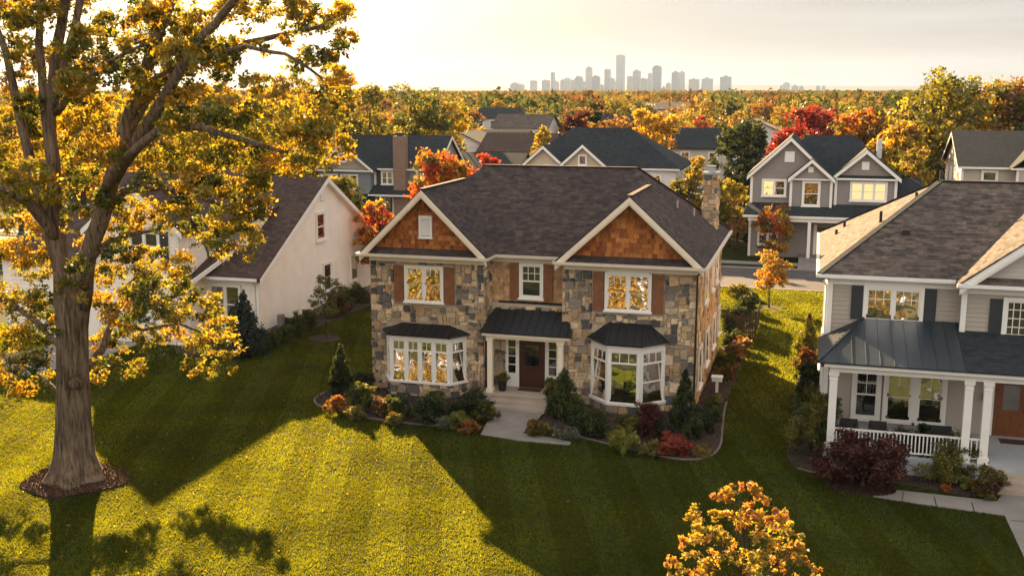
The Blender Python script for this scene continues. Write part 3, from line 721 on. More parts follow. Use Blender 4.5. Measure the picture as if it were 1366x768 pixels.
# louvre vent in the left gable
m = MB(); P = (-16.24, 42.76, 6.98)
m.ob(P, *FR, -.09, 0, 0, .10, -.07, .88); m.ob(P, *FR, .42, .51, 0, .10, -.07, .88); m.ob(P, *FR, 0, .42, 0, .10, -.07, 0); m.ob(P, *FR, 0, .42, 0, .10, .75, .88)
m.ob(P, *FR, -.12, .54, 0, .12, -.12, -.072)
lv = m.build('gable_vent', WHITE, h1)
m = MB()
for i in range(8):
    z = .03 + i * .09; m.hexa([(P[0], P[1] - .06, P[2] + z), (P[0] + .42, P[1] - .06, P[2] + z), (P[0] + .42, P[1] - .05, P[2] + z), (P[0], P[1] - .05, P[2] + z), (P[0], P[1] - .02, P[2] + z + .07), (P[0] + .42, P[1] - .02, P[2] + z + .07), (P[0] + .42, P[1] - .01, P[2] + z + .07), (P[0], P[1] - .01, P[2] + z + .07)])
m.build('louvre', WHITE, lv)
# windows
window(h1, (-16.93, 42.75, 4.16), FR, 1.58, 1.42, 2, True, (3, 2), gl=GLASSB)
window(h1, (-8.06, 42.75, 4.26), FR, 1.72, 1.42, 2, True, (3, 2), gl=GLASSB, head=.04)
window(h1, (-12.03, 43.82, 4.36), FR, .86, 1.36, 1, True, (3, 2), gl=GLASSD)
for x, y, z, w, h_ in ((-17.52, 42.74, 4.04, .44, 1.62), (-15.20, 42.74, 4.04, .44, 1.62), (-8.66, 42.74, 4.14, .44, 1.62), (-6.18, 42.74, 4.14, .44, 1.62), (-12.56, 43.80, 4.2, .38, 1.58), (-11.02, 43.80, 4.2, .38, 1.58)):
    shutter(h1, (x, y, z), FR, w, h_, WOODSH)
for y0, w, z0, h_ in ((44.2, 1.0, .75, 1.6), (47.1, 1.1, 1.0, 1.45), (50.3, 1.1, 1.05, 1.4), (53.1, .7, 1.1, 1.3)):
    window(h1, (-4.40, y0, z0), RT, w, h_, 1, True, (0, 0), gl=GLASS, depth=.07)
for y0, w in ((45.9, 1.0), (48.9, .8), (51.0, .9)):
    window(h1, (-4.40, y0, 4.1), RT, w, 1.3, 1, True, (0, 0), gl=GLASS, depth=.07)
# bays
def bay(plan, zb, z0, z1, zr, units, top, ztop, trans, lean, side_stone=True):
    """plan: four points wall-left, front-left, front-right, wall-right"""
    m = MB(); m.prism([plan[3], plan[2], plan[1], plan[0]][::-1], 0, zb); core = m.build('bay_base', MORTAR, h1)
    m = MB(); fr = MB(); gl = MB()
    for i in range(3):
        a, b = Vector((*plan[i], 0)), Vector((*plan[i + 1], 0)); t = (b - a); w = t.length; t.normalize(); n = Vector((t.y, -t.x, 0))
        if i == 1 or side_stone: stones(m, a, (t, n), w, zb, [], rg, .15)
        fr.ob(a, t, n, -.03, w + .03, -.06, .1, zb, z0); fr.ob(a, t, n, -.03, w + .03, -.06, .03, z1, zr)
        fr.ob(a, t, n, -.0, .11, -.06, .03, z0, z1); fr.ob(a, t, n, w - .11, w, -.06, .03, z0, z1)
        k = units[i]; iw = (w - .22) / k; zt = z0 + (z1 - z0) * trans
        for j in range(k):
            u0, u1 = .11 + j * iw, .11 + (j + 1) * iw
            if j: fr.ob(a, t, n, u0 - .06, u0 + .06, -.06, .025, z0, z1)
            s0 = u0 + (.06 if j else 0); s1 = u1 - (.06 if j < k - 1 else 0)
            fr.ob(a, t, n, s0, s1, -.05, .015, zt - .035, zt + .035)
            for (p0, p1) in ((s0, s0 + .04), (s1 - .04, s1)): fr.ob(a, t, n, p0, p1, -.05, .01, z0, z1)
            fr.ob(a, t, n, s0, s1, -.05, .01, z0, z0 + .05); fr.ob(a, t, n, s0, s1, -.05, .01, z1 - .04, z1)
            nm = (3 if w > 1.2 and k == 1 else 2)
            for q in range(1, nm): u = s0 + (s1 - s0) * q / nm; fr.ob(a, t, n, u - .014, u + .014, -.04, -.012, zt, z1)
            if k == 1 and w < 1.25 and i != 1: fr.ob(a, t, n, s0, s1, -.04, -.005, z0 + (zt - z0) * .52 - .02, z0 + (zt - z0) * .52 + .02)
            q = lambda u, z, d: tuple(a + t * u + n * d + Vector((0, 0, z)))
            sl_ = lean + R.uniform(-.012, .012); hb = (zt - z0) * sl_; gl.poly([q(s0, z0, .02), q(s1, z0, .02), q(s1, zt, .02 - hb), q(s0, zt, .02 - hb)]); gl.poly([q(s0, zt, -.01), q(s1, zt, -.01), q(s1, z1, -.045), q(s0, z1, -.045)])
    m.build('stone', STONEM, core)
    f = fr.build('bay_window', WHITE, h1); gl.build('pane', GLASSBAY, f)
    c = MB(); c.prism([(plan[0][0] + .4, plan[0][1]), (plan[1][0] + .22, plan[1][1] + .32), (plan[2][0] - .22, plan[2][1] + .32), (plan[3][0] - .4, plan[3][1])], z0, zr - .01); c.build('dark_core', BLACK, f)  # solid black core; shade of the interior put into its colour
    r = MB(); o = .2
    e = [(plan[0][0] - .22, 42.76), (plan[1][0] - .14, plan[1][1] - o), (plan[2][0] + .14, plan[2][1] - o), (plan[3][0] + .22, 42.76)]
    T = [(top[0], 42.76, ztop), (top[1], 42.76, ztop)]; E_ = [(p[0], p[1], zr + .05) for p in e]
    seam(r, E_[1], E_[2], T[1], T[0], .05, .34)
    seam(r, E_[0], E_[1], T[0], T[0], .05, .34); seam(r, E_[2], E_[3], T[1], T[1], .05, .34)
    r.build('bay_roof', METAL, h1)
    s = MB(); s.prism(e, zr - .0, zr + .045); s.build('bay_cornice', CREAMT, h1)
bay([(-17.95, 42.78), (-17.5, 42.02), (-14.75, 42.02), (-14.25, 42.78)], .62, .72, 2.48, 2.72, (1, 4, 1), (-17.2, -15.0), 3.1, .76, .15)
bay([(-8.72, 42.78), (-7.85, 41.9), (-6.5, 41.9), (-5.62, 42.78)], .38, .5, 2.62, 2.92, (1, 1, 1), (-7.95, -6.3), 3.68, .78, .105)
# porch
m = MB(); m.box(-13.3, -10.02, 41.75, 43.39, -.05, .42)
pf = m.build('porch_floor', STEPC, h1)
m = MB(); m.box(-12.75, -10.3, 41.4, 41.749, -.05, .29); m.box(-12.75, -10.3, 41.05, 41.399, -.05, .15)
m.box(-12.8, -10.25, 41.72, 41.76, .421, .45)
m.build('step', STEPC, h1)
for x in (-13.0, -9.92):
    z0 = .42 if x < -10 else 0.05
    m = MB(); m.box(x - .11, x + .11, 42.15, 42.37, z0, 2.8); m.box(x - .15, x + .15, 42.11, 42.41, z0, z0 + .18); m.box(x - .15, x + .15, 42.11, 42.41, 2.68, 2.799)
    m.build('porch_post', CREAMT, h1)
m = MB(); m.box(-13.16, -9.74, 42.12, 42.4, 2.8, 3.02); m.box(-13.3, -9.5, 42.0, 42.1, 2.93, 3.06); m.box(-13.2, -9.7, 42.4, 43.39, 2.95, 3.0)
m.build('porch_beam', CREAMT, h1)
m = MB(); seam(m, (-13.38, 41.95, 3.1), (-9.42, 41.95, 3.1), (-9.9, 43.82, 4.12), (-13.05, 43.82, 4.12), .05, .36)
m.box(-13.2, -9.6, 42.4, 42.78, 3.01, 3.25)
m.build('porch_roof', METAL, h1)
m = MB(); P = (-12.02, 43.4, .42)
m.ob(P, *FR, -.62, 1.78, 0, .05, 0, .08); m.ob(P, *FR, -.62, 1.78, 0, .07, 2.12, 2.3)
for a, b in ((-.62, -.5), (-.16, -.0), (1.16, 1.32), (1.66, 1.78)): m.ob(P, *FR, a, b, 0, .07, .08, 2.12)
for a, b in ((-.5, -.16), (1.32, 1.66)):
    m.ob(P, *FR, a, b, 0, .05, .08, .6)
    for k in range(1, 4): m.ob(P, *FR, a, b, .01, .05, .6 + k * .38 - .015, .6 + k * .38 + .015)
df = m.build('door_frame', WHITE, h1)
for a, b in ((-.5, -.16), (1.32, 1.66)): MB().ob(P, *FR, a, b, 0, .02, .6, 2.12).build('sidelight', GLASSD, df)
door(h1, P, FR, 1.16, 2.1, DOORW)
m = MB(); m.box(-11.95, -10.95, 42.75, 43.2, .425, .445); tag(m.build('door_mat', plain('mat_brown', (.06, .02, .015), .95, .2, 20, .3)), 'dark red door mat in front of the stone house door', 'door mat')
# chimney
m = MB(); m.box(-5.15, -4.5, 51.55, 52.4, 5.8, 9.2); ch = m.build('chimney', MORTAR, h1)
m = MB(); stones(m, (-5.15, 51.55, 5.9), FR, .65, 3.3, [], rg, .13); stones(m, (-4.5, 51.55, 5.9), RT, .85, 3.3, [], rg, .13); stones(m, (-5.15, 52.4, 5.9), LF, .85, 3.3, [], rg, .13)
m.build('chimney_stone', STONEM, ch)
m = MB(); m.box(-5.22, -4.43, 51.48, 52.47, 9.2, 9.3); m.box(-4.98, -4.68, 51.8, 52.12, 9.3, 9.55); m.box(-5.03, -4.63, 51.75, 52.17, 9.55, 9.6); m.build('chimney_cap', plain('zinc', (.35, .37, .38), .4, .1, 4, .05, .6), ch)
for x, y in ((-6.0, 48.5), (-5.4, 50.0)):
    z = 6.2 + .872 * (-4.05 - x); MB().tube([(x, y, z - .1), (x, y, z + .35)], [.05, .05], 8).build('vent_pipe', plain('pipe_grey', (.3, .28, .26), .5), h1)

# ------------------------------------------------------------------ neighbour on the right
h2 = thing('siding_house', 'taupe lap siding house with a columned front porch and slate metal porch roof', 'house', (5, 41.2, 0))
TAUPE = siding_mat('taupe_siding', (.36, .315, .27)); TAUPE2 = siding_mat('pale_siding', (.44, .41, .37))
m = MB(); m.box(.7, 13.5, 41.2, 53.0, -.1, 6.25); m.box(5.3, 12.0, 40.5, 41.199, 4.2, 6.25)
m.build('wall', TAUPE, h2)
m = MB(); laps(m, (.7, 41.2, .6), FR, 12.8, 5.65); laps(m, (.7, 53, 0), LF, 11.8, 6.2)
laps(m, (5.3, 40.5, 4.3), FR, 6.7, 1.95); m.build('siding', TAUPE, h2)
zs = (9.1 - 6.4) / (8.62 - 5.05)
m = MB(); tri_wall_y(m, 5.4, 11.84, 40.5, 6.2, 6.2 + 3.22 * zs, .1); laps(m, (5.4, 40.5, 6.5), FR, 6.44, 2.2, .17, lambda z: ((z + .32) / zs, 6.44 - (z + .32) / zs)); m.build('gable', TAUPE2, h2)
m = MB(); hip(m, .31, 14, 40.85, 53.3, 6.4, 4.95, 12, 47.2, 9.45, .14)
gable_y(m, 5.05, 12.19, 8.62, 40.05, 46.4, 6.4, 9.1)
m.slab((5.08, 40.0, 6.41), (12.16, 40.0, 6.41), (11.8, 40.55, 6.62), (5.44, 40.55, 6.62), .06)
rf = m.build('roof', GREYSH, h2)
m = MB()
for a, b in (((4.95, 47.2, 9.47), (12, 47.2, 9.47)), ((.31, 40.85, 6.42), (4.95, 47.2, 9.47)), ((.31, 53.3, 6.42), (4.95, 47.2, 9.47)), ((8.62, 40.1, 9.12), (8.62, 46.3, 9.12))): m.bar(a, b, .24, .05)
m.build('ridge_cap', DKSH, rf)
m = MB(); rake(m, (5.1, 40.05, 6.34), (8.62, 40.05, 9.04), .34, .05); rake(m, (8.62, 40.05, 9.04), (12.14, 40.05, 6.34), .34, .05); rake(m, (5.1, 40.05, 6.2), (8.62, 40.05, 8.88), .12, .03, .05)
m.slab((5.2, 40.05, 6.3), (8.62, 40.05, 8.92), (8.62, 40.5, 8.92), (5.2, 40.5, 6.3), .02)
m.build('rake_board', WHITE, h2)
m = MB(); m.box(.35, 5.1, 40.9, 41.25, 6.2, 6.26); m.box(.7, 5.3, 41.1, 41.19, 6.0, 6.2); m.box(5.1, 12.1, 40.1, 40.55, 6.22, 6.35); m.box(5.3, 12, 40.42, 40.495, 6.0, 6.22); m.box(.35, .7, 40.9, 53.2, 6.201, 6.259)
m.build('cornice', WHITE, h2)
m = MB(); m.bar((.3, 40.78, 6.34), (5.1, 40.78, 6.34), .13, .12); m.bar((5.0, 39.98, 6.34), (12.2, 39.98, 6.34), .13, .12); m.bar((.25, 40.78, 6.341), (.25, 53.3, 6.341), .12, .12); m.build('gutter', WHITE, h2)
for x, y, z0, z1 in ((.73, 41.17, 0, 6.2), (5.33, 40.47, 4.4, 6.2), (.73, 53, 0, 6.2)): corner(h2, x, y, z0, z1, s=.18)
MB().tube([(.45, 41.0, 6.2), (.6, 41.08, 5.9), (.6, 41.08, .2)], [.04] * 3, 8).build('downspout', WHITE, h2)
window(h2, (2.06, 41.17, 4.78), FR, 1.86, 1.1, 2, False, (3, 3), casing=.13, gl=GLASSB, head=.08)
shutter(h2, (1.5, 41.17, 4.72), FR, .4, 1.28, DSH); shutter(h2, (4.08, 41.17, 4.72), FR, .4, 1.28, DSH)
window(h2, (6.75, 40.47, 4.55), FR, 1.9, 1.25, 2, False, (4, 4), casing=.13, gl=GLASSD)
shutter(h2, (6.2, 40.47, 4.45), FR, .4, 1.4, DSH); shutter(h2, (8.8, 40.47, 4.45), FR, .4, 1.4, DSH)
# side windows and meter
for y in (44, 48): window(h2, (.67, y + 1, 1.0), LF, 1.0, 1.5, 1, True)
# porch
FL = .62
m = MB(); m.box(.75, 9.4, 37.55, 41.19, -.05, FL); m.build('porch_floor', concrete('porch_grey', (.36, .37, .38)), h2)
m = MB(); m.box(6.3, 9.3, 37.2, 37.549, -.05, .44); m.box(6.3, 9.3, 36.85, 37.199, -.05, .30); m.box(6.3, 9.3, 36.5, 36.849, -.05, .16); m.build('step', STEPC, h2)
for x in (.95, 5.35, 5.95, 9.2):
    m = MB(); m.box(x - .13, x + .13, 37.67, 37.93, FL, 3.5); m.box(x - .18, x + .18, 37.62, 37.98, FL, FL + .22); m.box(x - .17, x + .17, 37.63, 37.97, 3.36, 3.499); m.box(x - .15, x + .15, 37.65, 37.95, 3.2, 3.24)
    m.build('porch_column', WHITE, h2)
m = MB(); m.box(.8, 9.35, 37.66, 37.94, 3.5, 3.78); m.box(.81, 1.09, 37.94, 41.19, 3.5, 3.78); m.box(1.09, 9.3, 37.94, 41.19, 3.6, 3.64); m.box(.5, 9.6, 37.42, 37.52, 3.72, 3.86); m.box(.5, .6, 37.42, 41.19, 3.721, 3.859)
m.build('porch_beam', WHITE, h2)
E0, E1, ZT = (.38, 37.35, 3.9), (5.15, 37.35, 3.9), 4.78
m = MB(); seam(m, E0, E1, (5.15, 41.17, ZT), (2.0, 41.17, ZT), .06, .46); seam(m, (.38, 41.17, 3.9), E0, (2.0, 41.17, ZT), (2.0, 41.17, ZT), .06, .3)
m.bar((.38, 37.35, 3.93), (2.0, 41.17, ZT + .03), .09, .05); m.build('porch_roof', METAL2, h2)
m = MB(); m.slab((5.16, 37.35, 3.9), (9.7, 37.35, 3.9), (9.7, 41.17, ZT), (5.16, 41.17, ZT), .06); m.build('lower_roof', DKSH, h2)
def railing(x0, x1, y):
    m = MB(); m.box(x0, x1, y - .04, y + .04, FL + .78, FL + .84); m.box(x0, x1, y - .025, y + .025, FL + .1, FL + .15)
    n = int((x1 - x0) / .125)
    for i in range(n): x = x0 + (i + .5) * (x1 - x0) / n; m.box(x - .02, x + .02, y - .02, y + .02, FL + .15, FL + .78)
    return m.build('railing', WHITE, h2)
railing(1.08, 5.22, 37.8); railing(5.48, 5.82, 37.8)
m = MB(); m.box(.93, .97, 37.95, 41.15, FL + .78, FL + .84)
for i in range(24): m.box(.935, .965, 38.0 + i * .13, 38.03 + i * .13, FL + .1, FL + .78)
m.build('railing', WHITE, h2)
for x, w, g_ in ((1.85, .78, GLASSD), (2.98, .84, GLASSB), (4.1, .84, GLASSB)):
    window(h2, (x, 41.17, .95), FR, w, 1.75, 1, True, (2, 2), casing=.14, gl=g_)
m = MB(); P = (6.72, 41.17, FL); m.ob(P, *FR, -.2, -.02, 0, .08, 0, 2.2); m.ob(P, *FR, 1.12, 1.3, 0, .08, 0, 2.2); m.ob(P, *FR, -.2, 1.3, 0, .09, 2.2, 2.36); m.build('door_frame', WHITE, h2)
door(h2, P, FR, 1.1, 2.15, DOORW2)
m = MB(); m.ob(P, *FR, -.42, -.32, 0, .1, 1.25, 1.55); m.build('wall_lantern', BLACK, h2)
tag(MB().box(6.9, 7.9, 40.2, 40.75, FL + .003, FL + .02).build('door_mat', plain('mat_brown', (.06, .02, .015), .95, .2, 20, .3)), 'brown door mat at the chestnut door of the columned porch', 'door mat')
for x, y, hh in ((2.6, 45.2, .45), (1.35, 50.1, .3), (1.0, 49.2, .2), (4.0, 46.4, .22)):
    z = min(6.4 + 3.05 * (x - .31) / 4.64, 6.4 + 3.05 * (y - 40.85) / 6.35); MB().tube([(x, y, z - .1), (x, y, z + hh)], [.06, .06], 8).build('vent_pipe', BLACK, h2)
MB().box(3.3, 3.6, 43.4, 43.65, 7.5, 7.85).build('roof_vent', BLACK, h2)
MB().tube([(5.0, 47.5, 9.3), (5.0, 47.5, 9.85)], [.07, .07], 8).build('vent_pipe', BLACK, h2)
# porch furniture: two dark cushioned chairs and a settee
CUSH = plain('dark_cushion', (.018, .02, .022), .85, .2, 6, .2)
def porch_chair(label, x, y, w, grp=None):
    t = thing('porch_chair', label, 'chair', (x, y, FL), grp); z = FL
    MB().box(x - w / 2, x + w / 2, y - .3, y + .3, z + .3, z + .45).build('seat', CUSH, t); MB().hexa([(x - w / 2, y + .22, z + .45), (x + w / 2, y + .22, z + .45), (x + w / 2, y + .32, z + .45), (x - w / 2, y + .32, z + .45), (x - w / 2, y + .32, z + .72), (x + w / 2, y + .32, z + .72), (x + w / 2, y + .42, z + .72), (x - w / 2, y + .42, z + .72)]).build('backrest', CUSH, t)
    for sx in (-1, 1):
        MB().box(x + sx * w / 2 - .035, x + sx * w / 2 + .035, y - .3, y + .3, z + .55, z + .62).build('armrest', BLACK, t)
        for yy in (-.28, .28): MB().box(x + sx * (w / 2) - .025, x + sx * w / 2 + .025, y + yy - .025, y + yy + .025, z, z + .55).build('leg', BLACK, t)
porch_chair('dark cushioned porch chair behind the railing, beside the left corner column', 1.6, 39.0, .6)
porch_chair('dark cushioned porch chair behind the railing, second from the left corner column', 2.6, 38.95, .6)
porch_chair('wide dark cushioned settee on the porch left of the paired columns', 4.55, 39.0, 1.1)
# ------------------------------------------------------------------ white house on the left
h3 = thing('white_house', 'white lap siding house with steep umber roof and garage, behind the old oak', 'house', (-33, 49.5, 0))
WS = siding_mat('white_siding', (.78, .73, .67)); DR = math.tan(math.radians(28))
yr, zr_, ze_ = 57.7, 8.15, 3.45
m = MB(); m.box(-41, -28.1, 49.6, 65.6, .5, 3.5); m.box(-36.5, -31.4, 47.5, 57, 0, 6.2); m.box(-42.5, -36.5, 47.6, 56, 0, 4.3)
n = len(m.v)
m.v += [(-28.1, 49.6, 3.4), (-28.1, 65.6, 3.4), (-28.1, yr, zr_ - .15), (-28.3, 49.6, 3.4), (-28.3, 65.6, 3.4), (-28.3, yr, zr_ - .15)]
for f in ((0, 1, 2), (5, 4, 3), (0, 3, 4, 1), (1, 4, 5, 2), (2, 5, 3, 0)): m.f.append(tuple(n + i for i in f)); m.c.append(None)
tri_wall_y(m, -36.7, -31.1, 47.5, 6.1, 8.3, .2)
m.build('wall', WS, h3)
m = MB(); laps(m, (-28.1, 49.6, .5), RT, 16, 3.0, .2); s = (zr_ - 3.45) / 8.1
laps(m, (-28.1, 49.6, 3.5), RT, 16, 4.5, .2, lambda z: (z / s * 1.0 + .05, 16 - z / s - .05))
laps(m, (-31.4, 49.6, .5), FR, 3.3, 3.0, .2); laps(m, (-36.5, 47.5, 0), FR, 5.1, 6.1, .2)
laps(m, (-36.7, 47.5, 6.15), FR, 5.6, 2.1, .2, lambda z: (z / .8, 5.6 - z / .8)); laps(m, (-42.5, 47.6, 0), FR, 6, 4.3, .2); m.build('siding', WS, h3)
MB().box(-41.05, -28.05, 49.55, 65.65, -.1, .5).build('foundation', concrete('foundation', (.22, .19, .17)), h3)
m = MB(); gable_x(m, -42, -27.75, 49.15, 66.1, yr, ze_, zr_, .18); gable_y(m, -36.95, -30.85, -33.9, 47.1, 57, 6.05, 8.5, .18); hip(m, -43, -36.4, 47.2, 56.4, 4.3, -41, -36.6, 51.8, 6.7, .14); m.build('roof', WHSH, h3)
m = MB(); rake(m, (-27.75, 49.2, 3.4), (-27.75, yr, zr_ - .06), .26, .05); rake(m, (-27.75, yr, zr_ - .06), (-27.75, 66.05, 3.4), .26, .05)
m.slab((-28.1, 49.3, 3.2), (-27.76, 49.3, 3.2), (-27.76, yr, zr_ - .24), (-28.1, yr, zr_ - .24), .02); m.slab((-28.1, yr, zr_ - .24), (-27.76, yr, zr_ - .24), (-27.76, 66, 3.2), (-28.1, 66, 3.2), .02)
m.build('rake_board', WHITE, h3); m = MB(); rake(m, (-36.9, 47.1, 6.0), (-33.9, 47.1, 8.44), .3, .05); rake(m, (-33.9, 47.1, 8.44), (-30.9, 47.1, 6.0), .3, .05)
m.build('rake_board', WHITE, h3)
m = MB(); m.box(-32.0, -27.9, 49.05, 49.16, 3.3, 3.44); m.box(-32.1, -28.1, 49.16, 49.6, 3.27, 3.3); m.build('gutter', WHITE, h3)
MB().tube([(-28.2, 49.1, 3.3), (-28.3, 49.5, 3.05), (-28.3, 49.5, .3)], [.05] * 3, 8).build('downspout', WHITE, h3)
corner(h3, -28.12, 49.6, .5, 3.4); corner(h3, -28.12, 65.6, .5, 3.4); corner(h3, -31.4, 47.5, 0, 6.1); corner(h3, -36.5, 47.5, 0, 6.1)
for y, z, w, hh in ((56.6, 4.5, 1.0, 1.5), (57.3, 1.3, 1.0, 1.6), (61.2, 1.3, 1.0, 1.6)): window(h3, (-28.07, y, z), RT, w, hh, 1, True, gl=GLASSD)
m = MB(); P = (-28.07, 57.2, 6.75); m.ob(P, *RT, 0, .6, 0, .06, 0, .9)
for i in range(7): m.ob(P, *RT, .08, .52, .06, .08, .1 + i * .11, .15 + i * .11)
m.build('gable_vent', WHITE, h3)
window(h3, (-30.9, 49.57, .9), FR, 1.7, 2.0, 2, True, gl=GLASSD); window(h3, (-31.9, 49.57, 1.3), FR, .45, 1.4, 1, True, gl=GLASSD)
window(h3, (-34.15, 47.47, 4.5), FR, 1.6, 1.4, 2, True, gl=GLASSD, casing=.13); shutter(h3, (-34.85, 47.47, 4.4), FR, .42, 1.6, DSH); shutter(h3, (-32.38, 47.47, 4.4), FR, .42, 1.6, DSH)
m = MB(); P = (-36.2, 47.47, .05); m.ob(P, *FR, 0, 4.4, 0, .05, 0, 2.5)
for i in range(4):
    for k in range(8): m.ob(P, *FR, .1 + k * .54, .56 + k * .54, .05, .07, .1 + i * .6, .6 + i * .6)
m.build('garage_door', WHITE, h3)
m = MB(); m.slab((-32.9, 47.6, 3.3), (-31.0, 47.6, 3.3), (-30.3, 51.4, 4.7), (-32.2, 51.4, 4.7), .14); m.build('entry_roof', WHSH, h3)
rk = MB(); rk.bar((-30.98, 47.6, 3.24), (-30.28, 51.4, 4.62), .12, .2); rk.build('entry_fascia', WHITE, h3)
MB().box(-31.4, -31.2, 47.8, 48.0, 0, 3.2).build('porch_post', WHITE, h3)
m = MB(); m.box(-31.2, -29.7, 51.6, 54.6, 4.4, 6.1); dm = m.build('dormer', WS, h3)
m = MB(); m.slab((-31.4, 51.3, 6.12), (-29.5, 51.3, 6.12), (-29.5, 54.9, 6.7), (-31.4, 54.9, 6.7), .12); m.build('dormer_roof', WHSH, dm)
m = MB(); m.box(-30.9, -30.0, 51.54, 51.6, 5.1, 5.9); m.build('dormer_window', GLASSD, dm)
tag(MB().box(-27.6, -27.3, 50.6, 50.9, 0, 1.25).build('utility_box', plain('box_grey', (.16, .15, .14), .6)), 'slim grey utility box on the ground beside the white gable wall', 'utility box')

# ------------------------------------------------------------------ grey house across the street
h4 = thing('grey_house', 'grey two storey house with three white trimmed gables across the street, right of centre', 'house', (.6, 87.5, 0))
GS = siding_mat('grey_siding', (.215, .195, .185)); GS2 = siding_mat('gable_grey', (.18, .165, .16)); Y4 = 87.5
m = MB(); m.box(-4.95, 6.05, Y4, 97, 0, 6.6); m.box(-1.9, 1.25, Y4 - .5, Y4, 3.6, 6.45); m.box(6.05, 8.2, Y4 + 1.5, 95, 0, 4.6)
tri_wall_y(m, -4.95, 1.0, Y4, 6.5, 9.3, .2); tri_wall_y(m, 1.45, 6.0, Y4 - .02, 6.5, 8.4, .2); tri_wall_y(m, -1.8, 1.15, Y4 - .52, 6.4, 7.75, .2)
m.build('wall', GS, h4)
m = MB(); laps(m, (-4.95, Y4, 0), FR, 11, 6.6, .22); laps(m, (-1.9, Y4 - .5, 3.6), FR, 3.15, 2.85, .22); m.build('siding', GS, h4)
m = MB(); gable_y(m, -5.35, 1.35, -2.0, Y4 - .45, 96, 6.5, 9.6, .16); gable_y(m, 1.1, 6.4, 3.72, Y4 - .4, 94, 6.5, 8.7, .16); gable_y(m, -2.15, 1.5, -.33, Y4 - .9, 90, 6.4, 7.95, .14)
hip(m, -3, 6.35, Y4 + .2, 97.3, 6.4, -1, 2.9, 92.4, 9.55, .1); m.slab((1.2, Y4 - .35, 6.5), (6.3, Y4 - .35, 6.5), (6.1, Y4 + .1, 6.7), (1.4, Y4 + .1, 6.7), .06)
m.slab((6.0, Y4 + 1.2, 4.7), (8.5, Y4 + 1.2, 4.7), (8.2, Y4 + 5, 6.2), (6.0, Y4 + 5, 6.2), .12)
m.slab((-5.4, Y4 - 2.2, 3.55), (6.6, Y4 - 2.2, 3.55), (6.4, Y4, 4.35), (-5.2, Y4, 4.35), .1); m.build('roof', DKSH, h4)
m = MB()
for x0, xa, x1, y, z0, za in ((-5.3, -2.0, 1.3, Y4 - .46, 6.45, 9.55), (1.15, 3.72, 6.35, Y4 - .41, 6.45, 8.65), (-2.1, -.33, 1.45, Y4 - .91, 6.35, 7.9)):
    rake(m, (x0, y, z0), (xa, y, za), .3, .06); rake(m, (xa, y, za), (x1, y, z0), .3, .06)
m.build('rake_board', WHITE, h4)
m = MB(); m.box(-2.1, 1.45, Y4 - .85, Y4 - .5, 6.26, 6.36); m.box(1.2, 6.3, Y4 - .4, Y4, 6.3, 6.44); m.box(-5.4, 6.6, Y4 - 2.3, Y4 - 2.2, 3.4, 3.56); m.box(-5.0, 6.3, Y4 - 2.1, Y4 - 1.85, 3.1, 3.4)
m.build('cornice', WHITE, h4)
for x, y, z0, z1 in ((-4.93, Y4, 0, 6.4), (-1.85, Y4 - .5, 3.7, 6.3), (1.2, Y4 - .5, 3.7, 6.3), (1.55, Y4 - .03, 4.3, 6.4), (6.0, Y4, 0, 6.4)): corner(h4, x, y, z0, z1, s=.2)
for x in (-.3, 1.9, 2.1): MB().box(x - .12, x + .12, Y4 - 2.1, Y4 - 1.86, 0, 3.1).build('porch_column', WHITE, h4)
window(h4, (-4.0, Y4 - .03, 4.95), FR, 1.65, 1.15, 2, True, (0, 0), gl=GLASS, casing=.14); window(h4, (-.85, Y4 - .53, 4.3), FR, 1.1, 1.75, 1, True, gl=GLASS, casing=.15); window(h4, (2.75, Y4 - .03, 4.75), FR, 2.5, 1.3, 3, True, gl=GLASS, casing=.14)
window(h4, (-4.2, Y4 - .03, 1.0), FR, 1.4, 1.7, 2, True, gl=GLASSD)
for x, z, s_, y in ((-2.45, 7.6, .75, Y4), (3.4, 7.1, .55, Y4 - .02), (-.6, 6.85, .4, Y4 - .52)): MB().box(x, x + s_, y - .08, y, z, z + s_ * 1.1).build('gable_vent', WHITE, h4)
door(h4, (.3, Y4 - .02, .35), FR, 1.0, 2.15, DOORW, False); m = MB(); m.box(.05, .28, Y4 - .08, Y4, .3, 2.7); m.box(1.32, 1.5, Y4 - .08, Y4, .3, 2.7); m.build('door_frame', WHITE, h4)
m = MB(); m.ob((2.6, Y4 - .02, .1), *FR, 0, 3.0, 0, .06, 0, 2.5)
for i in range(4): m.ob((2.6, Y4 - .02, .1), *FR, .1, 2.9, .06, .08, .08 + i * .6, .6 + i * .6)
m.build('garage_door', WHITE, h4)
MB().box(-1.0, 2.2, Y4 - 2.2, Y4, 0, .3).build('porch_floor', CONC, h4)
MB().box(4.6, 5.0, Y4 + 3.5, Y4 + 3.9, 7.8, 9.3).build('flue', plain('flue', (.5, .52, .54), .5), h4)

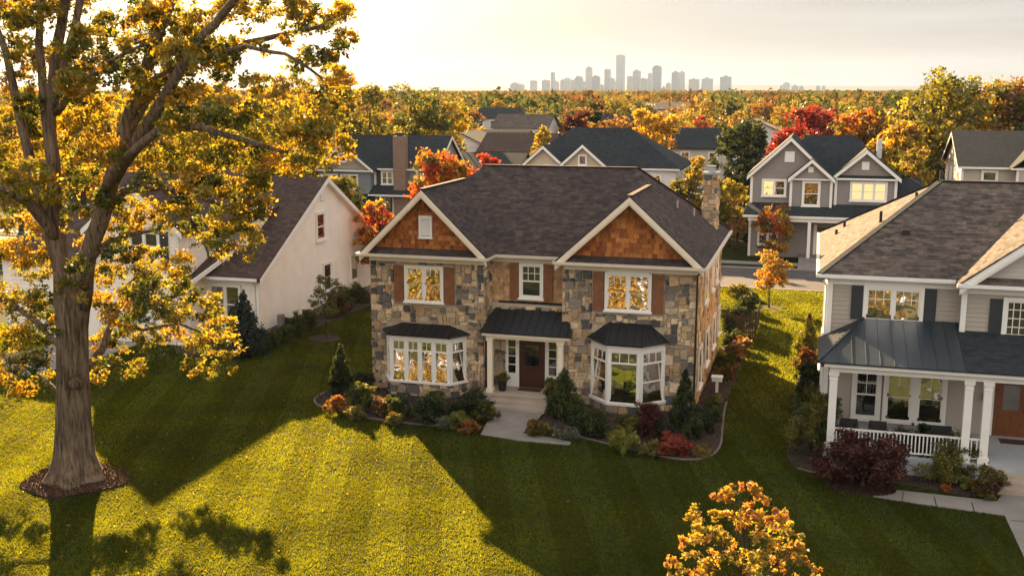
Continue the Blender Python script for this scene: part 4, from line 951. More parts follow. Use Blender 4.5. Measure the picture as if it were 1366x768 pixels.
# ------------------------------------------------------------------ cream house beyond the main roof
h5 = thing('cream_house', 'cream house with two small front gables and a wide dark hipped roof', 'house', (-18, 95, 0))
CS = siding_mat('cream_siding', (.50, .40, .29)); WS2 = siding_mat('bright_white_siding', (.68, .68, .68)); Y5 = 95
m = MB(); m.box(-25.8, -17.9, Y5, 104, 0, 6.3); tri_wall_y(m, -26.0, -22.0, Y5 - .3, 6.1, 8.0, .3); tri_wall_y(m, -22.6, -17.9, Y5 - .5, 6.1, 8.15, .3); m.build('wall', CS, h5)
m = MB(); m.box(-17.899, -12.0, Y5 + .2, 104, 0, 6.3); m.build('white_wall', WS2, h5)
m = MB(); hip(m, -26.4, -11.55, Y5 - .2, 104.6, 6.35, -22.4, -16.9, 99.6, 9.75, .15); gable_y(m, -26.5, -21.4, -23.95, Y5 - .7, 98.5, 6.1, 8.3, .15); gable_y(m, -22.9, -17.5, -20.25, Y5 - .9, 98.5, 6.15, 8.45, .15); m.build('roof', DKSH, h5)
m = MB()
for x0, xa, x1, y, z0, za in ((-26.45, -23.95, -21.45, Y5 - .71, 6.05, 8.25), (-22.85, -20.25, -17.55, Y5 - .91, 6.1, 8.4)):
    rake(m, (x0, y, z0), (xa, y, za), .28, .06); rake(m, (xa, y, za), (x1, y, z0), .28, .06)
m.box(-17.7, -11.6, Y5 - .26, Y5 - .2, 6.2, 6.34); m.build('fascia', WHITE, h5)
window(h5, (-20.6, Y5 - .53, 6.6), FR, .6, .8, 1, False, gl=GLASSD, casing=.12)
window(h5, (-23.9, Y5 - .33, 5.9), FR, 1.2, .5, 2, False, gl=GLASSD, casing=.12)
for x in (-17.3, -16.4): window(h5, (x, Y5 + .17, 4.4), FR, .6, 1.3, 1, True, gl=GLASSD)
window(h5, (-14.7, Y5 + .17, 4.0), FR, 1.4, 1.7, 2, True, gl=GLASS)
for y in (96.5, 99.5, 102): window(h5, (-11.97, y, 4.2), RT, 1, 1.4, 1, True, gl=GLASSD)

# ------------------------------------------------------------------ blue grey house, left of the middle
h6 = thing('blue_grey_house', 'blue grey house with a tall brick chimney and a small front gable', 'house', (-42, 99.8, 0))
BS = siding_mat('blue_siding', (.17, .20, .23)); TS = siding_mat('tan_gable', (.30, .27, .23)); Y6 = 99.8
m = MB(); m.box(-49, -36.3, Y6, 108, 0, 5.6)
n = len(m.v); m.v += [(-36.3, Y6, 5.5), (-36.3, 108, 5.5), (-36.3, 104, 8.4), (-36.5, Y6, 5.5), (-36.5, 108, 5.5), (-36.5, 104, 8.4)]
for f in ((0, 1, 2), (5, 4, 3), (0, 3, 4, 1), (1, 4, 5, 2), (2, 5, 3, 0)): m.f.append(tuple(n + i for i in f)); m.c.append(None)
m.box(-48.6, -42.9, Y6 - 1, Y6, 2.8, 5.5); m.build('wall', BS, h6)
m = MB(); tri_wall_y(m, -48.5, -42.9, Y6 - 1.02, 5.45, 7.75, .2); m.build('gable', TS, h6)
m = MB(); laps(m, (-42.9, Y6, 0), FR, 6.6, 5.5, .25); laps(m, (-48.6, Y6 - 1, 2.8), FR, 5.7, 2.6, .25); m.build('siding', BS, h6)
m = MB(); gable_x(m, -50.5, -36.0, Y6 - .4, 108.5, 104, 5.5, 8.65, .15); gable_y(m, -49.1, -42.3, -45.7, Y6 - 1.5, 104, 5.4, 8.0, .15); m.slab((-42.9, Y6 - 1.6, 3.0), (-38.5, Y6 - 1.6, 3.0), (-38.5, Y6, 3.9), (-42.9, Y6, 3.9), .1); m.slab((-49, Y6 - 2.4, 2.2), (-42.9, Y6 - 2.4, 2.2), (-42.9, Y6 - 1, 3.0), (-49, Y6 - 1, 3.0), .1); m.build('roof', DKSH, h6)
m = MB(); rake(m, (-49.05, Y6 - 1.51, 5.35), (-45.7, Y6 - 1.51, 7.95), .26, .06); rake(m, (-45.7, Y6 - 1.51, 7.95), (-42.35, Y6 - 1.51, 5.35), .26, .06); rake(m, (-36.0, Y6 - .35, 5.45), (-36.0, 104, 8.58), .26, .06); rake(m, (-36.0, 104, 8.58), (-36.0, 108.4, 5.45), .26, .06)
m.box(-42.4, -36, Y6 - .47, Y6 - .4, 5.36, 5.5); m.box(-48.9, -42.5, Y6 - 1.45, Y6 - 1.05, 5.2, 5.35); m.box(-42.9, -38.5, Y6 - 1.68, Y6 - 1.6, 2.86, 3.0); m.build('fascia', WHITE, h6)
for x, y in ((-42.75, Y6 - .05), (-38.2, Y6 - .05), (-36.35, Y6 - .02), (-41.6, Y6 - 1.5)): MB().box(x - .1, x + .1, y - .1, y, 0 if x == -41.6 else 2.9, 2.9 if x == -41.6 else 5.36).build('corner_board', WHITE, h6)
window(h6, (-48.2, Y6 - 1.03, 3.5), FR, 1.7, 1.3, 2, False, gl=GLASS); window(h6, (-46.0, Y6 - 1.03, 3.5), FR, 1.7, 1.3, 2, False, gl=GLASS); window(h6, (-42.0, Y6 - .03, 3.95), FR, 1.1, 1.2, 2, True, gl=GLASS)
shutter(h6, (-42.55, Y6 - .03, 3.9), FR, .4, 1.3, DSH); shutter(h6, (-40.75, Y6 - .03, 3.9), FR, .3, 1.3, DSH)
window(h6, (-42.6, Y6 - .03, .6), FR, 2.6, 2.0, 3, False, gl=GLASSD, casing=.15)
window(h6, (-46.2, Y6 - 1.03, 6.2), FR, .7, .7, 1, False, gl=GLASSD)
def brickm(t, o):
    v = coords(t, 'UV'); br = N(t, 'ShaderNodeTexBrick'); t.links.new(v, br.inputs['Vector']); br.inputs['Scale'].default_value = 1; br.inputs['Brick Width'].default_value = .22; br.inputs['Row Height'].default_value = .08; br.inputs['Mortar Size'].default_value = .008
    br.inputs['Color1'].default_value = (.22, .12, .085, 1); br.inputs['Color2'].default_value = (.15, .085, .065, 1); br.inputs['Mortar'].default_value = (.3, .26, .22, 1); prin(t, o, br.outputs[0], .9, None, 0, .2)
BRICK = mat('chimney_brick', brickm)
m = MB(); m.box(-40.45, -39.2, Y6 - .9, Y6 - .05, 0, 8.75); ch6 = m.build('chimney', BRICK, h6); MB().box(-40.1, -39.55, Y6 - .7, Y6 - .25, 8.75, 9.1).build('chimney_pot', BLACK, ch6)
MB().box(-49.3, -48.6, 103, 103.7, 7.5, 9.2).build('flue', WHITE, h6)

# ------------------------------------------------------------------ far right house
h7 = thing('tan_house', 'tan house with a sunlit gable end rising behind the roof at the right edge', 'house', (14, 95, 0))
SX = 11.6; Y7 = 95
BG = siding_mat('beige_siding', (.42, .36, .30))
m = MB(); m.box(SX, 26, Y7, 107, 0, 7.05)
n = len(m.v); m.v += [(SX, Y7, 7), (SX, 107, 7), (SX, 101, 9.6), (SX + .2, Y7, 7), (SX + .2, 107, 7), (SX + .2, 101, 9.6)]
for f in ((0, 1, 2), (5, 4, 3), (0, 3, 4, 1), (1, 4, 5, 2), (2, 5, 3, 0)): m.f.append(tuple(n + i for i in f)); m.c.append(None)
m.box(15.6, 20, Y7 - 1.2, Y7, 0, 7.05); m.build('wall', BG, h7)
m = MB(); gable_x(m, SX - .4, 26.4, Y7 - .4, 107.4, 101, 7.0, 9.75, .15); gable_y(m, 15.1, 20.4, 17.8, Y7 - 1.6, 100.4, 7.05, 9.3, .15); m.build('roof', DKSH, h7)
m = MB(); m.box(SX - .4, 15.2, Y7 - .47, Y7 - .4, 6.85, 7.0); m.box(15.1, 20.4, Y7 - 1.66, Y7 - 1.6, 6.9, 7.03); m.box(SX - .1, SX + .1, Y7 - .1, Y7 + .1, 0, 6.85); m.box(15.5, 15.7, Y7 - 1.3, Y7 - 1.1, 0, 6.85); m.build('fascia', WHITE, h7)
m = MB(); rake(m, (SX - .4, 107.4, 6.95), (SX - .4, 101, 9.7), .26, .05); rake(m, (SX - .4, 101, 9.7), (SX - .4, Y7 - .4, 6.95), .26, .05); m.build('rake_board', WHITE, h7)
window(h7, (13.2, Y7 - .03, 5.2), FR, 1.0, 1.4, 1, True, gl=GLASS, casing=.15); window(h7, (16.8, Y7 - 1.23, 5.0), FR, 2.0, 1.5, 2, True, gl=GLASS, casing=.15)
for y in (97, 102, 105): window(h7, (SX + .03, y + 1, 4.9), LF, 1.0, 1.5, 1, True, gl=GLASS)

# ------------------------------------------------------------------ houses in the woods
def far_house(label, x, y, w, d, hw, hr, wallc, roofm, axis='x', trim=True):
    t = thing('distant_house', label, 'house', (x, y, 0))
    sm = siding_mat('far_%02d' % int(wallc[0] * 97 + wallc[2] * 31), wallc); m = MB(); m.box(x - w / 2, x + w / 2, y - d / 2, y + d / 2, 0, hw)
    if axis == 'y': tri_wall_y(m, x - w / 2, x + w / 2, y - d / 2, hw - .05, hr - .15, .2)
    else:
        for sx in (-1, 1):
            X0 = x + sx * w / 2; n = len(m.v); m.v += [(X0, y - d / 2, hw - .05), (X0, y + d / 2, hw - .05), (X0, y, hr - .15), (X0 - sx * .2, y - d / 2, hw - .05), (X0 - sx * .2, y + d / 2, hw - .05), (X0 - sx * .2, y, hr - .15)]
            for f in ((0, 1, 2), (5, 4, 3), (0, 3, 4, 1), (1, 4, 5, 2), (2, 5, 3, 0)): m.f.append(tuple(n + i for i in f)); m.c.append(None)
    m.build('wall', sm, t); m = MB()
    if axis == 'y': gable_y(m, x - w / 2 - .4, x + w / 2 + .4, x, y - d / 2 - .4, y + d / 2 + .4, hw - .1, hr, .15)
    else: gable_x(m, x - w / 2 - .4, x + w / 2 + .4, y - d / 2 - .4, y + d / 2 + .4, y, hw - .1, hr, .15)
    m.build('roof', roofm, t)
    k = max(2, int(w / 2.6))
    for i in range(k): window(t, (x - w / 2 + (i + .5) * w / k - .5, y - d / 2 - .02, hw - 2.0), FR, 1.0, 1.3, 1, True, gl=GLASS, casing=.14, sill=False)
    return t
def hx(x, y, Y): p = at(x, y, Y); return p[0], p[2]
SLM = plain('pale_roof', (.42, .42, .42), .7)
far_house('small white house with dark gabled roof, leftmost in the cluster beyond the red maple', hx(627, 175, 150)[0], 150, 9, 9, 5.2, 7.4, (.62, .56, .52), DKSH, 'y')
far_house('long low house with slate roof between two white gables beyond the red maple', hx(655, 180, 158)[0], 158, 12, 9, 5.3, 7.3, (.6, .58, .56), DKSH)
far_house('white house with umber roof and side gable, rightmost in the cluster beyond the red maple', hx(698, 180, 148)[0], 148, 10, 10, 5.0, 7.3, (.68, .66, .66), WHSH)
far_house('low dark roofed house in front of the white cluster, over the main ridge', hx(655, 195, 118)[0], 118, 8, 8, 4.4, 6.2, (.45, .38, .33), DKSH)
far_house('dark roofed house with pale wall between the yellow tree and the dark green tree', hx(936, 180, 150)[0], 152, 7.5, 9, 5.6, 8.1, (.45, .42, .4), DKSH)
far_house('pale house with weathered grey roof in the woods below the left end of the skyline', hx(702, 150, 190)[0], 190, 10, 9, 6.8, 9.0, (.6, .58, .56), GREYSH)
far_house('far pale house with grey roof in the woods below the right half of the skyline', hx(885, 140, 300)[0], 300, 16, 10, 8.4, 10.2, (.55, .55, .55), GREYSH)
far_house('white house with front gable in the woods right of the skyline', hx(1008, 152, 185)[0], 185, 10, 9, 6.4, 8.6, (.6, .59, .57), GREYSH, 'y')
far_house('small grey roofed house in the woods right of the yellow tree', hx(832, 158, 195)[0], 195, 9, 9, 6.6, 8.9, (.6, .58, .55), DKSH)
far_house('pale house deep in the woods above the white gabled cluster', hx(672, 158, 240)[0], 240, 11, 9, 7.2, 9.4, (.55, .5, .46), DKSH)
far_house('white house half hidden in trees left of the brick chimney house', hx(420, 150, 160)[0], 160, 10, 9, 5.2, 7.4, (.6, .55, .5), DKSH)

# ------------------------------------------------------------------ skyline
SKY = [(-1411,5005,41,52),(-1417,5145,23,46),(-1394,5294,32,66),(-1270,5054,35,65),(-1270,5195,15,104),(-1290,5331,33,64),(-1196,5083,14,67),(-1204,5222,36,76),(-1206,5362,21,69),(-1121,5111,37,83),(-1125,5251,15,59),(-1130,5390,31,133),(-1043,5139,38,86),(-1041,5279,16,45),(-1040,5419,29,122),(-969,5165,21,74),(-980,5302,7,59),(-978,5442,43,192),(-886,5191,25,84),(-877,5331,38,115),(-869,5471,22,76),(-809,5137,34,72),(-806,5310,21,99),(-799,5484,46,139),(-732,5262,21,32),(-733,5435,24,53),(-670,5212,36,105),(-661,5386,27,109),(-620,5562,55,74),(-532,5341,57,76),(-458,5520,58,87),(-219,6496,17,46),(-191,6497,40,61),(-142,6498,40,47),(-107,6499,26,43),(-13,6500,27,45),(18,6500,22,44)]
SL = ['broad low pink grey tower, leftmost of the skyline','short stepped block leaning on the leftmost tower','lone pale slab second from the left of the skyline','square block left of the thin needle tower','thin needle tower on the left of the skyline','low block at the foot of the thin needle tower','narrow low block right of the thin needle tower','wide flat topped block in the left half of the skyline','plain block joined to the wide flat topped block','pale slab tower with a bright edge, left of the tall grey shaft','low filler block before the tall grey shaft','tall grey shaft standing left of the blue box tower','dark blue box tower beside the tall grey shaft','small low block left of the slender grey tower','slender grey tower left of the tallest tower','stepped block between the slender grey tower and the tallest tower','sliver of a block touching the left side of the tallest tower','tallest tower of the skyline with a crown','grey slab just right of the tallest tower','blue glass tower second right of the tallest tower','low pale block right of the blue glass tower','wide low block left of the darkest blue tower','grey shoulder tower clinging to the darkest blue tower','darkest blue flat topped tower right of centre','tiny low block in the gap right of the darkest blue tower','small tower before the twin tone tower','blue half of the broad twin tone tower','pale half of the broad twin tone tower','square grey tower, third from the right of the main skyline','square pale blue tower, second from the right of the main skyline','square blue tower at the right end of the main skyline','tiny stepped tower, leftmost of the far right cluster','tallest block of the far right cluster','wide block third in the far right cluster','low block fourth in the far right cluster','left one of the two small far right towers','right one of the two small far right towers']
def tower_mat(i, c, c2):
    def fn(t, o):
        v = coords(t, 'UV'); br = N(t, 'ShaderNodeTexBrick'); t.links.new(v, br.inputs['Vector']); br.offset = 0
        br.inputs['Scale'].default_value = 1; br.inputs['Brick Width'].default_value = 4.5; br.inputs['Row Height'].default_value = 3.8; br.inputs['Mortar Size'].default_value = .6
        br.inputs['Color1'].default_value = (*c, 1); br.inputs['Color2'].default_value = (*sc3(c, .8), 1); br.inputs['Mortar'].default_value = (*c2, 1)
        prin(t, o, br.outputs[0], .3, None, .1, .6)
    return mat('tower_%d' % i, fn)
TM = [tower_mat(0, (.07, .12, .18), (.14, .18, .23)), tower_mat(1, (.12, .13, .16), (.24, .24, .26)), tower_mat(2, (.04, .075, .13), (.08, .12, .18)), tower_mat(3, (.15, .19, .24), (.26, .30, .34))]
for i, (x, y, w, hgt) in enumerate(SKY):
    w *= .93; x0, x1 = x - w / 2, x + w / 2; t = thing('office_tower', SL[i], 'tower', (x, y, 0)); r_ = random.Random(i)
    tm = TM[{17: 3, 23: 2, 12: 2, 19: 0, 26: 0, 27: 3, 28: 1, 29: 3, 30: 0}.get(i, (1, 1, 3, 1, 0)[i % 5])]
    m = MB(); k = r_.choice((0, 1, 2))
    if i == 17: m.box(x0, x1, y - 20, y + 20, 0, hgt - 12); m.box(x0 + 2, x1 - 2, y - 18, y + 18, hgt - 12, hgt - 4); m.box(x0 - .5, x1 + .5, y - 20.5, y - 14, hgt - 12, hgt)
    elif k == 0: m.box(x0, x1, y - 18, y + 18, 0, hgt)
    elif k == 1: m.box(x0, x1, y - 18, y + 18, 0, hgt - 6); m.box(x0 + w * .15, x1 - w * .1, y - 14, y + 14, hgt - 6, hgt)
    else: m.box(x0, x1, y - 18, y + 18, 0, hgt - 3); m.box(x0 + w * .3, x1 - w * .3, y - 8, y + 8, hgt - 3, hgt + 2)
    m.build('facade', tm, t)
    m = MB(); m.box(x0 + w * .3, x0 + w * .55, y - 5, y + 5, hgt, hgt + 4); m.build('roof_plant', TM[1], t)

# ------------------------------------------------------------------ hills
def hill(y, z, amp, seed, c, x0=-6000, x1=6000):
    rr = random.Random(seed); ph = [rr.random() * 6 for _ in range(5)]; m = MB(); n = 160; P = []
    for i in range(n + 1):
        x = x0 + (x1 - x0) * i / n; hh = z + amp * sum(math.sin(x / (1900 / (k + 1)) + ph[k]) / (k + 1) for k in range(5)) * .5
        P.append((x, hh))
    for i in range(n):
        (a, ha), (b, hb) = P[i], P[i + 1]; m.poly([(a, y, -5), (b, y, -5), (b, y + 500, hb), (a, y + 500, ha)]); m.poly([(a, y + 500, ha), (b, y + 500, hb), (b, y + 1200, -5), (a, y + 1200, -5)])
    tag(m.build('hills', plain('hill_%d' % seed, c, 1, .2, .002, 0)), kind='structure')
hill(6900, 42, 14, 3, (.05, .055, .05)); hill(5600, 20, 8, 5, (.07, .055, .03))
# ------------------------------------------------------------------ the old oak
def oak():
    loc = (-23.95, 29.28, 0); root = thing('oak_tree', 'huge old oak with golden leaves and a thick fluted trunk, in the left foreground', 'tree', loc)
    rg = random.Random(3); m = MB(); Y0 = 29.28
    def A(x, y, dy=0): return at(x, y, Y0 + dy)
    # fluted trunk with root flare
    seg = 36; rings = []; path = [(100, 648, 0, 1.25), (100, 640, .0, .98), (101, 626, 0, .80), (100, 604, 0, .67), (99, 570, 0, .58), (98, 500, 0, .51), (97, 440, 0, .50), (97, 400, 0, .54), (97, 360, 0, .56)]
    n0 = len(m.v)
    for i, (x, y, dy, r) in enumerate(path):
        c = A(x, y, dy) if i else (A(100, 648)[0], Y0, -.08)
        for j in range(seg):
            a = 2 * PI * j / seg; fl = 1 + (.16 if i < 3 else .045) * math.sin(5 * a + 1 + i * .1) + .035 * math.sin(11 * a + i * .35) + .025 * rg.uniform(-1, 1)
            if i >= 7: fl *= 1 + .14 * math.cos(2 * a)
            m.v.append((c[0] + math.cos(a) * r * fl, c[1] + math.sin(a) * r * fl, c[2]))
    for i in range(len(path) - 1):
        for j in range(seg): j2 = (j + 1) % seg; P_ = n0 + i * seg; m.f.append((P_ + j, P_ + j2, P_ + seg + j2, P_ + seg + j)); m.c.append(None)
    L_ = []
    def limb(pts, r0, r1, seg=12):
        q = [A(*p) if len(p) == 3 else A(p[0], p[1]) for p in pts]
        Q = []
        for i in range(len(q) - 1):
            for k in range(3):
                t = k / 3; Q.append([q[i][a] * (1 - t) + q[i + 1][a] * t + (rg.uniform(-.03, .03) if k else 0) for a in range(3)])
        Q.append(q[-1]); nn = len(Q); m.tube(Q, [r0 + (r1 - r0) * (i / (nn - 1)) ** .8 for i in range(nn)], seg, .08, rg); L_.append(q)
        return q
    limb([(107, 410), (116, 345), (140, 275), (158, 210), (178, 140), (205, 60), (232, -10), (262, -110, 1)], .33, .15, 14)
    limb([(88, 410), (78, 330), (72, 240), (66, 160), (74, 80), (85, 10), (98, -90, -1)], .29, .13, 14)
    limb([(86, 380), (60, 290), (42, 220), (25, 150), (8, 70), (-20, -10, 1)], .25, .09)
    limb([(72, 230), (60, 150), (52, 60), (58, -30)], .18, .10)
    limb([(66, 160), (88, 80), (105, 10), (120, -60)], .17, .09)
    limb([(150, 240), (190, 180, -.5), (225, 120, -1), (262, 60, -1.2), (300, 15, -1.4), (345, -40, -2)], .24, .09)
    limb([(168, 180), (205, 115, .4), (262, 75, .8), (330, 57, 1.0), (400, 42, 1.2), (455, 25, 1.4)], .19, .045)
    limb([(172, 160), (198, 112, .2), (232, 92, .2), (290, 72, -.3), (330, 62, -.6), (380, 72, -.8), (430, 105, -.8)], .15, .035)
    limb([(76, 150), (95, 120, -.8), (140, 85, -1.4), (190, 60, -2)], .13, .04)
    limb([(130, 268), (165, 212, -.8), (215, 172, -1.4), (270, 170, -1.8), (330, 188, -2), (385, 205, -2)], .20, .05)
    limb([(126, 290), (165, 255, .6), (215, 250, 1), (265, 262, 1.3), (310, 280, 1.5), (345, 310, 1.5)], .17, .04)
    limb([(215, 250, 1), (250, 285, 1.2), (275, 330, 1.4), (280, 350, 1.4)], .08, .03)
    limb([(78, 320), (40, 272, -1), (10, 252, -1.6), (-40, 240, -2)], .20, .10)
    limb([(106, 500, .2), (135, 468, 1.4), (150, 430, 2.3), (172, 380, 2.9), (205, 345, 3.2)], .17, .05)
    limb([(150, 430, 2.3), (190, 440, 2.9), (240, 432, 3.6), (290, 450, 4.4)], .09, .03)
    limb([(90, 470, .5), (50, 430, 1.4), (10, 400, 2), (-30, 380, 2.4)], .15, .05)
    limb([(95, 540, .3), (60, 505, 1.2), (20, 480, 1.8)], .10, .03)
    limb([(118, 345), (150, 320, .5), (190, 310, 1), (240, 300, 1.4)], .12, .04)
    # knot
    k = A(98, 512, -.62); m.tube([(k[0], k[1] + .2, k[2]), k, (k[0], k[1] - .06, k[2])], [.24, .2, .11], 12, .1)
    # leaf clumps along and beyond the limbs
    cl = []
    def add(x, y, r, dy=0, k=1): cl.append((x, y, r, dy))
    dense = [(258, 130, 34), (300, 150, 36), (345, 160, 40), (385, 165, 38), (420, 180, 34), (440, 200, 26), (380, 205, 34), (330, 200, 34), (290, 195, 34), (250, 195, 32), (235, 230, 30), (210, 215, 26), (350, 225, 24), (405, 215, 26), (425, 150, 26), (445, 105, 22), (455, 130, 22), (340, 115, 22), (300, 105, 18),
             (270, 245, 30), (305, 250, 30), (330, 270, 34), (300, 290, 30), (345, 285, 22), (325, 318, 24), (290, 325, 24), (260, 300, 22), (240, 270, 26), (340, 255, 22),
             (170, 285, 26), (195, 290, 26), (225, 285, 24), (150, 255, 24), (160, 300, 22),
             (420, 25, 26), (450, 20, 24), (465, 45, 20), (445, 65, 20), (400, 15, 24), (370, 10, 26), (340, 20, 24), (310, 5, 28), (280, 30, 24), (385, 50, 14), (420, 70, 18), (400, 92, 16), (350, 60, 12),
             (240, 20, 26), (215, 50, 24), (255, 60, 24), (285, 70, 18), (200, 20, 24), (150, 30, 28), (120, 50, 26), (135, 90, 26), (170, 95, 24), (110, 110, 26), (30, 30, 28), (10, 60, 30), (45, 80, 28), (20, 110, 30), (90, 60, 22), (60, 20, 24), (5, 5, 30),
             (20, 170, 34), (50, 190, 34), (5, 210, 34), (40, 230, 32), (85, 200, 28), (100, 170, 26), (120, 150, 26), (150, 130, 24), (130, 200, 28), (110, 235, 28), (75, 265, 24), (15, 270, 34), (50, 290, 30), (0, 310, 30), (95, 290, 20), (205, 145, 20), (225, 165, 22), (190, 250, 22),
             (20, 340, 32), (45, 360, 32), (5, 390, 34), (35, 410, 34), (60, 395, 26), (20, 445, 34), (55, 440, 28), (45, 475, 28), (10, 490, 30), (25, 515, 22), (60, 500, 18), (75, 430, 20), (95, 385, 22), (70, 340, 22), (100, 360, 20),
             (135, 330, 26), (165, 335, 30), (200, 335, 30), (230, 350, 24), (150, 365, 30), (185, 370, 32), (220, 380, 30), (245, 385, 22), (145, 400, 28), (170, 410, 30), (205, 415, 30), (240, 415, 28), (270, 420, 24), (300, 432, 22), (285, 405, 20), (260, 450, 26), (290, 455, 24), (300, 475, 16), (280, 492, 16), (230, 450, 26), (195, 450, 28), (160, 445, 28), (140, 460, 24), (150, 490, 20), (180, 485, 18), (135, 495, 16), (260, 480, 18), (320, 455, 12), (200, 395, 24)]
    low = {(260, 450), (290, 455), (300, 475), (280, 492), (230, 450), (195, 450), (160, 445), (140, 460), (150, 490), (180, 485), (135, 495), (260, 480)}
    dense += [(rg.uniform(0, 330), rg.uniform(-5, 150), rg.uniform(18, 27)) for _ in range(34)]
    cs, rs = [], []
    for x, y, r in dense:
        dy = rg.uniform(-2.6, 2.6)
        if x > 250 and y < 120: dy = rg.uniform(-1, 1.8)
        if 135 <= x <= 330 and y > 320: dy = rg.uniform(-1.5, 4.5) if y < 440 else ((2.2 if x < 215 else 3.6) + (510 - y) * .035 + rg.uniform(-.6, .6))
        c = A(x + rg.uniform(-6, 6), y + rg.uniform(-6, 6), dy); rr = r * .0215 * rg.uniform(.85, 1.1)
        cs.append(c); rs.append((rr, rr * 1.3, rr * .72))
    P, C = clump_points(cs, rs, 90000, 31, 15, .36, OAKPAL, .3)
    # lone sprays drooping from the low limbs
    cs2 = [A(x + rg.uniform(-14, 14), y + r * .6 + rg.uniform(0, 8), rg.uniform(-3, 2.5)) for x, y, r in dense]; rs2 = [(.3, .3, .22)] * len(cs2)
    P2, C2 = clump_points(cs2, rs2, 7000, 32, 5, .45, OAKPAL, .3)
    # the crown above and to the left of the frame
    cs3, rs3 = [], []
    for i in range(70):
        a = rg.uniform(0, 2 * PI); v = rg.uniform(-.2, 1); rad = math.sqrt(max(0.05, 1 - v * v)) * rg.uniform(.4, 1)
        p = (-24.5 + math.cos(a) * rad * 8.5, 29.6 + math.sin(a) * rad * 6.5, 14.5 + v * 6.5)
        if p[2] < 15.8 and p[0] > -29.5: continue
        cs3.append(p); rs3.append((1.1, 1.1, .75))
    P3, C3 = clump_points(cs3, rs3, 30000, 33, 12, .36, OAKPAL, .3)
    P = np.concatenate([P, P2, P3]); C = np.concatenate([C, C2, C3])
    leaf_obj('crown', P, .068 * np.random.default_rng(2).uniform(.5, 1.5, len(P)), C, root, seed=5)
    m.build('trunk', OAKB, root, smooth=True)
OAKPAL = [(.36, .27, .026), (.30, .25, .028), (.19, .19, .026), (.10, .12, .018), (.40, .26, .026), (.22, .20, .026), (.07, .09, .016)]
oak()

# ------------------------------------------------------------------ bottom maple, street and garden trees
def young_maple():
    Y0 = 24.3; rg = random.Random(12); b = at(994, 720, Y0); root = thing('young_maple', 'young maple with bright gold and orange leaves, cut off by the bottom edge', 'tree', (b[0], Y0, 0))
    tips = [(968, 657, 14), (1003, 653, 12), (1033, 683, 17), (978, 684, 20), (1000, 676, 14), (938, 698, 19), (923, 726, 20), (963, 718, 22), (1003, 709, 24), (1033, 716, 20), (1063, 724, 16), (1070, 742, 12), (993, 746, 26), (943, 752, 24), (1043, 748, 22), (903, 764, 16), (1098, 770, 12), (960, 790, 26), (1000, 800, 28), (1045, 795, 26), (915, 800, 22), (1080, 805, 20), (980, 840, 26), (1030, 845, 26), (940, 845, 22)]
    cs, rs, cc = [], [], []
    top = [(.42, .19, .055), (.42, .23, .05), (.42, .28, .05)]; low = [(.42, .29, .045), (.36, .28, .045), (.24, .22, .04), (.43, .24, .045)]
    Ps, Cs = [], []; m = MB(); tb = [(b[0], Y0, -.05), (b[0], Y0, .8), (b[0] + .03, Y0, 2.0), at(990, 700, Y0), at(986, 662, Y0)]
    m.tube(tb, [.10, .07, .05, .025, .008], 7)
    for k, (x, y, r) in enumerate(tips):
        c = at(x, y, Y0 + rg.uniform(-.9, .9)); R_ = r * .0172
        sub = [(c[0] + rg.uniform(-.9, .9) * R_, c[1] + rg.uniform(-1.2, 1.2) * R_, c[2] + rg.uniform(-.8, .8) * R_) for _ in range(5)]
        P, C = clump_points(sub, [(R_ * .55, R_ * .6, R_ * .42)] * 5, int(26 * r), 400 + k, 5, .42, top if y < 690 else low, .3); Ps.append(P); Cs.append(C)
        z0 = max(.7, c[2] - .75 - .5 * abs(c[0] - b[0])); s0 = (b[0] + .02, Y0, z0)
        m.tube([s0, ((s0[0] + c[0]) / 2, (s0[1] + c[1]) / 2, (s0[2] + c[2]) / 2 - .06), c], [.026, .017, .006], 5, cap=False)
        for q in sub[:3]: m.tube([((s0[0] + c[0]) / 2, (s0[1] + c[1]) / 2, (s0[2] + c[2]) / 2 - .06), q], [.010, .004], 4, cap=False)
    P = np.concatenate(Ps); C = np.concatenate(Cs); leaf_obj('crown', P, .052 * np.random.default_rng(3).uniform(.5, 1.4, len(P)), C, root, seed=12)
    m.build('trunk', BARK, root, smooth=True)
young_maple()
def tpx(name, label, x, ytop, Y, wpx, pal, n, ls, seed, group=None, **k):
    p = at(x, ytop, Y); d = math.hypot(p[0], Y) / F
    return tree(name, label, 'tree', (p[0], Y, 0), p[2], wpx * d, pal, n, ls, seed, group, **k)
tpx('street_tree', 'small orange and yellow tree in a mulch ring on the sunlit lawn by the road', 1029, 334, gz(1028, 411)[1], 54, [(.42, .24, .04), (.40, .28, .05), (.38, .18, .04)], 3200, .085, 42, base=.3, tr=.05)
tpx('garden_tree', 'orange tree with a reddish foot before the porch of the grey house', 1035, 268, 84.5, 56, RUST + ORANGE + GOLD, 3600, .11, 43, base=.1)
tpx('garden_tree', 'thin young green tree in a mulch ring beside the white gable wall', 433, 362, gz(433, 452)[1], 44, [(.13, .14, .03), (.17, .15, .035), (.10, .12, .03)], 2200, .06, 44, base=.28, tr=.035)
tpx('maple_tree', 'orange and gold maple behind the left ridge of the stone house', 583, 192, 66, 112, ORANGE + [(.44, .10, .03)] + OLIVE[:1], 9000, .13, 45, base=.15)
tpx('maple_tree', 'crimson maple touching the orange one behind the left ridge of the stone house', 640, 195, 70, 72, RED + [(.45, .09, .05)], 7000, .13, 46, base=.2)
tpx('maple_tree', 'small orange red tree between the white gable and the left shake gable', 508, 264, 62, 72, ORANGE + RED[:1] + GOLD[:1], 5000, .11, 47, base=.12)
tpx('garden_tree', 'green and gold tree below the small gable of the blue grey house', 452, 228, 74, 84, OLIVE + GOLD[:2], 6500, .13, 48, base=.1)
